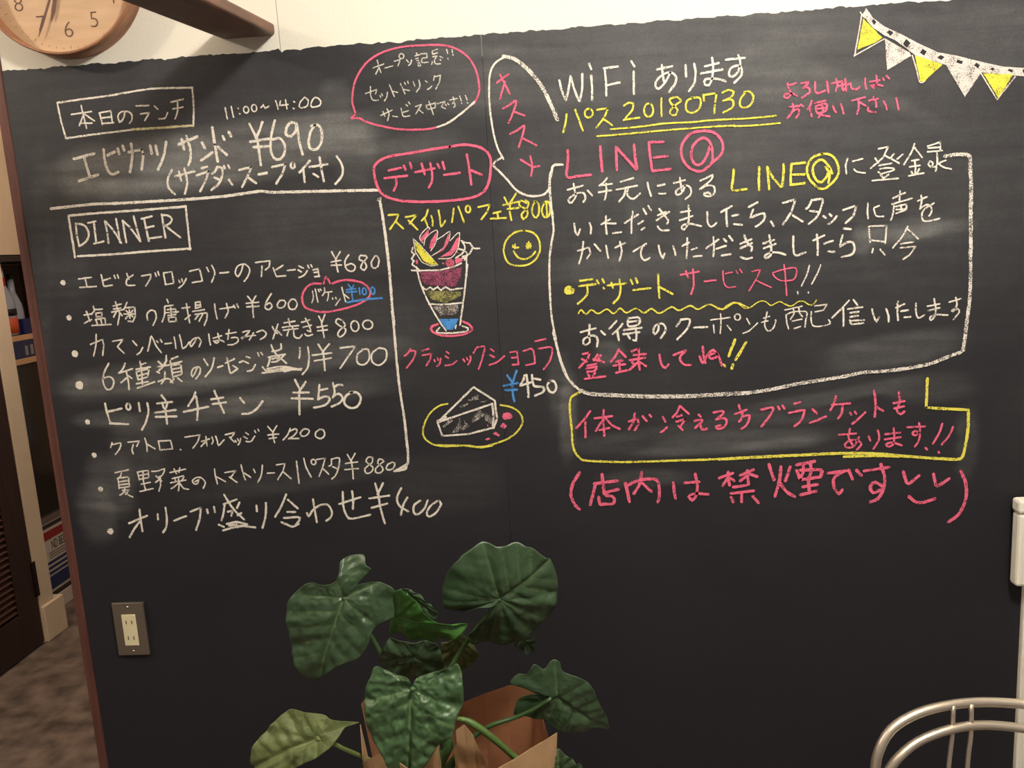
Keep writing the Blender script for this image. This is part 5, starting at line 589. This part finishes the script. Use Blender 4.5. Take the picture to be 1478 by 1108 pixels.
bottle((-2.37, 1.800, 1.1945), [(.001, .002), (.03, .002), (.034, .01), (.034, .10), (.03, .13), (.013, .18), (.012, .25), (.001, .252)], clear, 'shorter clear bottle on the showcase shelf nearer the board edge', [('cap', .0135, .235, .256, blk)])
ca = tag(box('blue_carton', (-2.316, 1.720, 1.1945), (-2.284, 1.772, 1.262), blu, None, .004, (-2.30, 1.745, 1.1945)), 'small deep blue carton beside the red necked bottle on the shelf', 'carton')
bottle((-2.50, 1.93, 1.1945), [(.001, .002), (.04, .002), (.044, .01), (.044, .11), (.05, .15), (.044, .20), (.02, .24), (.001, .25)], mat('smoky_glass', (62, 60, 70), .1), 'dark round bottle at the back of the showcase shelf')

# ------------------------------------------------------------------ potted plant in paper
def leaf_mat(name, top, vein, rough=.38):
    m = bpy.data.materials.new(name); m.use_nodes = True; nt = m.node_tree; b = nt.nodes['Principled BSDF']; L = nt.links
    at = N(nt, 'ShaderNodeAttribute', attribute_name='vein'); tc = N(nt, 'ShaderNodeTexCoord')
    no = N(nt, 'ShaderNodeTexNoise'); no.inputs['Scale'].default_value = 22; no.inputs['Detail'].default_value = 4; L.new(tc.outputs['Object'], no.inputs[0])
    m1 = N(nt, 'ShaderNodeMix', data_type='RGBA'); m1.inputs['A'].default_value = (*[v*.72 for v in lin(top)], 1); m1.inputs['B'].default_value = (*[v*1.25 for v in lin(top)], 1); L.new(no.outputs[0], m1.inputs['Factor'])
    m2 = N(nt, 'ShaderNodeMix', data_type='RGBA'); L.new(m1.outputs['Result'], m2.inputs['A']); m2.inputs['B'].default_value = (*lin(vein), 1); L.new(at.outputs['Fac'], m2.inputs['Factor'])
    L.new(m2.outputs['Result'], b.inputs['Base Color']); b.inputs['Roughness'].default_value = rough; b.inputs['Specular IOR Level'].default_value = .55
    b.inputs['Subsurface Weight'].default_value = .0
    n2 = N(nt, 'ShaderNodeTexNoise'); n2.inputs['Scale'].default_value = 130; L.new(tc.outputs['Object'], n2.inputs[0])
    bp = N(nt, 'ShaderNodeBump'); bp.inputs['Strength'].default_value = .25; bp.inputs['Distance'].default_value = .001; L.new(n2.outputs[0], bp.inputs['Height']); L.new(bp.outputs[0], b.inputs['Normal'])
    return m
TONE = {0: leaf_mat('dark_leaf', (56, 78, 52), (96, 120, 76)), 1: leaf_mat('mid_leaf', (62, 90, 56), (100, 128, 82)), 2: leaf_mat('bright_leaf', (66, 116, 50), (110, 148, 76)), 3: leaf_mat('pale_leaf', (98, 110, 64), (128, 138, 86), .5)}
PC = Vector((-.21, -.38, 0))
plant = tag(empty('potted_plant', PC), 'big leaved green plant wrapped in brown paper before the blackboard', 'plant')
def resample(P, n):
    P = [Vector(p) for p in P]; Q = crom(P+[P[0]], .002)[:-1]
    d = [0]
    for a, b in zip(Q, Q[1:]+[Q[0]]): d.append(d[-1]+(b-a).length)
    out = []; j = 0
    for k in range(n):
        s = d[-1]*k/n
        while d[j+1] < s: j += 1
        a = Q[j]; b = Q[(j+1) % len(Q)]; out.append(a.lerp(b, (s-d[j])/max(1e-9, d[j+1]-d[j])))
    return out
def dseg(p, a, b):
    ab = b-a; t = max(0, min(1, (p-a).dot(ab)/max(1e-12, ab.dot(ab)))); return (p-(a+ab*t)).length, t
def o_low(p, A): return p.z < A.z
view = Vector((0, -1, .12)).normalized()
for (lab, outl, att, tip, curl, tone, nv) in LEAVES:
    NA, NR = 170, 36
    O = resample(outl, NA); A = Vector(att); T = Vector(tip); size = max((o-A).length for o in O)
    # leaf normal: best-fit from outline
    nrm = Vector((0, 0, 0))
    for i in range(NA): nrm += (O[i]-A).cross(O[(i+1) % NA]-A)
    nrm.normalize()
    if nrm.dot(view) < 0: nrm = -nrm
    mid = (T-A); veins = [(A, T, 1.0)]
    for k in range(nv):                    # side veins leave the midrib in pairs and bend to the tip
        s = k/max(1, nv)*.8
        for sgn in (-1, 1):
            side = nrm.cross(mid).normalized()*sgn
            st = A+mid*s; dirn = (mid.normalized()*(.35+.5*s)+side*(1-.2*s)).normalized()
            veins.append((st, st+dirn*size*1.1, .55))
    for sgn in (-1, 1):
        side = nrm.cross(mid).normalized()*sgn
        veins.append((A, A+(side*.75-mid.normalized()*.75).normalized()*size, .6))
    V = [A]; val = [1.0]; seedv = Vector((len(lab)*1.7, 3, 1))
    for r in range(1, NR+1):
        t = (r/NR)
        for i in range(NA):
            p = A.lerp(O[i], t); best = 9; vs = 0; dm = dseg(p, veins[0][0], veins[0][1])[0]
            for (a, b, s) in veins:
                dd, tt = dseg(p, a, b); wv = .0016*s*(1-.6*tt)+.0004
                vs = max(vs, s*math.exp(-(dd/wv)**2)); best = min(best, dd)
            quilt = min(best, .018)/.018; rr_ = (p-A).length/size
            h = .003*math.sin(quilt*math.pi/2)+curl*rr_*rr_*1.0
            h += .0040*noise.noise(p*34+seedv)+(.0034*(.5-abs(noise.noise(p*62+seedv)))+.0015*(.5-abs(noise.noise(p*130+seedv))))*(2.1 if 'pucker' in lab else 1.1 if 'drooping' in lab else .7)
            h += .010*noise.noise(Vector((i/NA*14, rr_*1.5, len(lab))))*t*t
            if lab.startswith('round'): h += .0028*math.sin(i/NA*2*math.pi*17)*rr_*(1.2 if o_low(p, A) else .35)
            h -= .004*math.exp(-(dm/.006)**2)
            V.append(p+nrm*(h if r < NR or True else 0)); val.append(vs)
    Fc = [(0, 1+i, 1+(i+1) % NA) for i in range(NA)]
    for r in range(NR-1):
        for i in range(NA):
            a = 1+r*NA+i; b = 1+r*NA+(i+1) % NA; Fc.append((a, a+NA, b+NA, b))
    me = bpy.data.meshes.new('leaf'); me.from_pydata([tuple(v-PC) for v in V], [], Fc)
    for p in me.polygons: p.use_smooth = True
    atr = me.attributes.new('vein', 'FLOAT', 'POINT'); atr.data.foreach_set('value', val)
    o = link('leaf', me, TONE[tone], plant); o['label'] = lab
    md = o.modifiers.new('thickness', 'SOLIDIFY'); md.thickness = .0007; md.offset = 0
for pts, rad, tone, _ in STEMS:
    P = crom([Vector(p)-PC for p in pts], .01); n0 = len(P); R = [float(np.interp(i/(n0-1)*(len(rad)-1), range(len(rad)), rad)) for i in range(n0)]
    bm = bmesh.new(); tube(bm, P, R, 12); obj('stem', bm, {0: mat('dark_stem', (58, 84, 46), .4), 1: TONE[1], 2: mat('bright_stem', (84, 112, 58), .4), 3: mat('pale_stem', (120, 136, 78), .4)}[tone], plant, True)
kraft = mat('kraft_paper', (186, 150, 112), .7, var=.08, vscale=30, bump=.25, bscale=70)
brownp = mat('brown_wrap_paper', (150, 104, 76), .38, var=.12, vscale=6, bump=.2, bscale=200, stretch=(1, 1, 6))
def sheet(name, rim, zb, mt_, shrink=.62, lab=None, nz=8, thick=.0008):
    rim = [Vector(p) for p in rim]; Q = seg(rim, .03); bm = bmesh.new(); rows = []
    for j in range(nz+1):
        t = j/nz; row = []
        for i, p in enumerate(Q):
            b = Vector((PC.x+(p.x-PC.x)*shrink, PC.y+(p.y-PC.y)*shrink, zb)); q = p.lerp(b, t)
            out_ = Vector((p.x-PC.x, p.y-PC.y, 0)).normalized(); q += out_*(.006*noise.noise(Vector((i*.7, t*3, zb*9+len(name))))+(.004 if i % 2 else -.002)*math.sin(math.pi*t))
            row.append(bm.verts.new(q-PC))
        rows.append(row)
    for a, b in zip(rows, rows[1:]):
        for i in range(len(Q)-1): bm.faces.new((a[i], a[i+1], b[i+1], b[i]))
    o = obj(name, bm, mt_, plant); 
    if lab: o['label'] = lab
    md = o.modifiers.new('thickness', 'SOLIDIFY'); md.thickness = thick
    return o
sheet('paper_wrap', W1, .012, brownp, .66, 'brown back sheet of the paper wrap')
sheet('paper_wrap', W2, .012, kraft, .66, 'pale kraft front sheet of the paper wrap')
sheet('paper_fold', W3, .40, kraft, .9, 'pale folded paper corner inside the wrap', 4)
sheet('paper_fold', W4, .40, kraft, .9, 'narrow paper fold beside the stems', 4)
bm = bmesh.new(); lathe(bm, [(.001, .012), (.085, .012), (.11, .44), (.116, .44), (.116, .46), (.106, .46), (.10, .44), (.001, .44)], 40); obj('pot', bm, mat('terracotta_pot', (128, 84, 62), .8), plant, True)
bm = bmesh.new(); lathe(bm, [(.001, .446), (.06, .452), (.0995, .442)], 40); obj('soil', bm, mat('dark_soil', (46, 34, 28), .95, var=.3, vscale=80, bump=.8, bscale=120), plant, True)

# ------------------------------------------------------------------ tubular metal chair
metal = mat('satin_metal_tube', (232, 218, 200), .4, .85)
cc = Vector((.665, -.50, 0))
chair = tag(empty('metal_chair', cc), 'chair with a double hoop back of satin metal tube at the bottom right', 'chair')
def tb(name, pts, r, n=16, mt_=metal, par=chair):
    bm = bmesh.new(); tube(bm, crom([Vector(p)-cc for p in pts], .012), r, n); return obj(name, bm, mt_, par, True)
A_ = [Vector(p) for p in CHAIR['a']]; B_ = [Vector(p) for p in CHAIR['b']]
xl, xr = A_[0].x, A_[-1].x
hoop = [Vector((xl-.005, -.33, .012)), Vector((xl-.003, -.345, .25)), Vector((xl, -.357, .42))]+A_+[Vector((xr, -.357, .42)), Vector((xr+.003, -.345, .25)), Vector((xr+.005, -.33, .012))]
tb('back_hoop', hoop, .0078); tb('inner_hoop', B_, .0074)
for s in CHAIR['s']: tb('back_spindle', [Vector(p) for p in s]+[Vector((s[-1][0], -.375, .405))], .0036, 10)
bm = bmesh.new(); lathe(bm, [(.001, .445), (.16, .447), (.18, .438), (.185, .425), (.178, .412), (.001, .412)], 48, 'z', (.0, -.06, 0)); obj('seat', bm, mat('black_seat_pad', (38, 34, 32), .6), chair, True)
for sx in (-1, 1): tb('front_leg', [(cc.x+sx*.135, -.66, .411), (cc.x+sx*.15, -.70, .22), (cc.x+sx*.16, -.715, .010)], .0078)
tb('cross_bar', [(xl+.004, -.352, .40), (cc.x, -.36, .403), (xr-.004, -.352, .40)], .006)
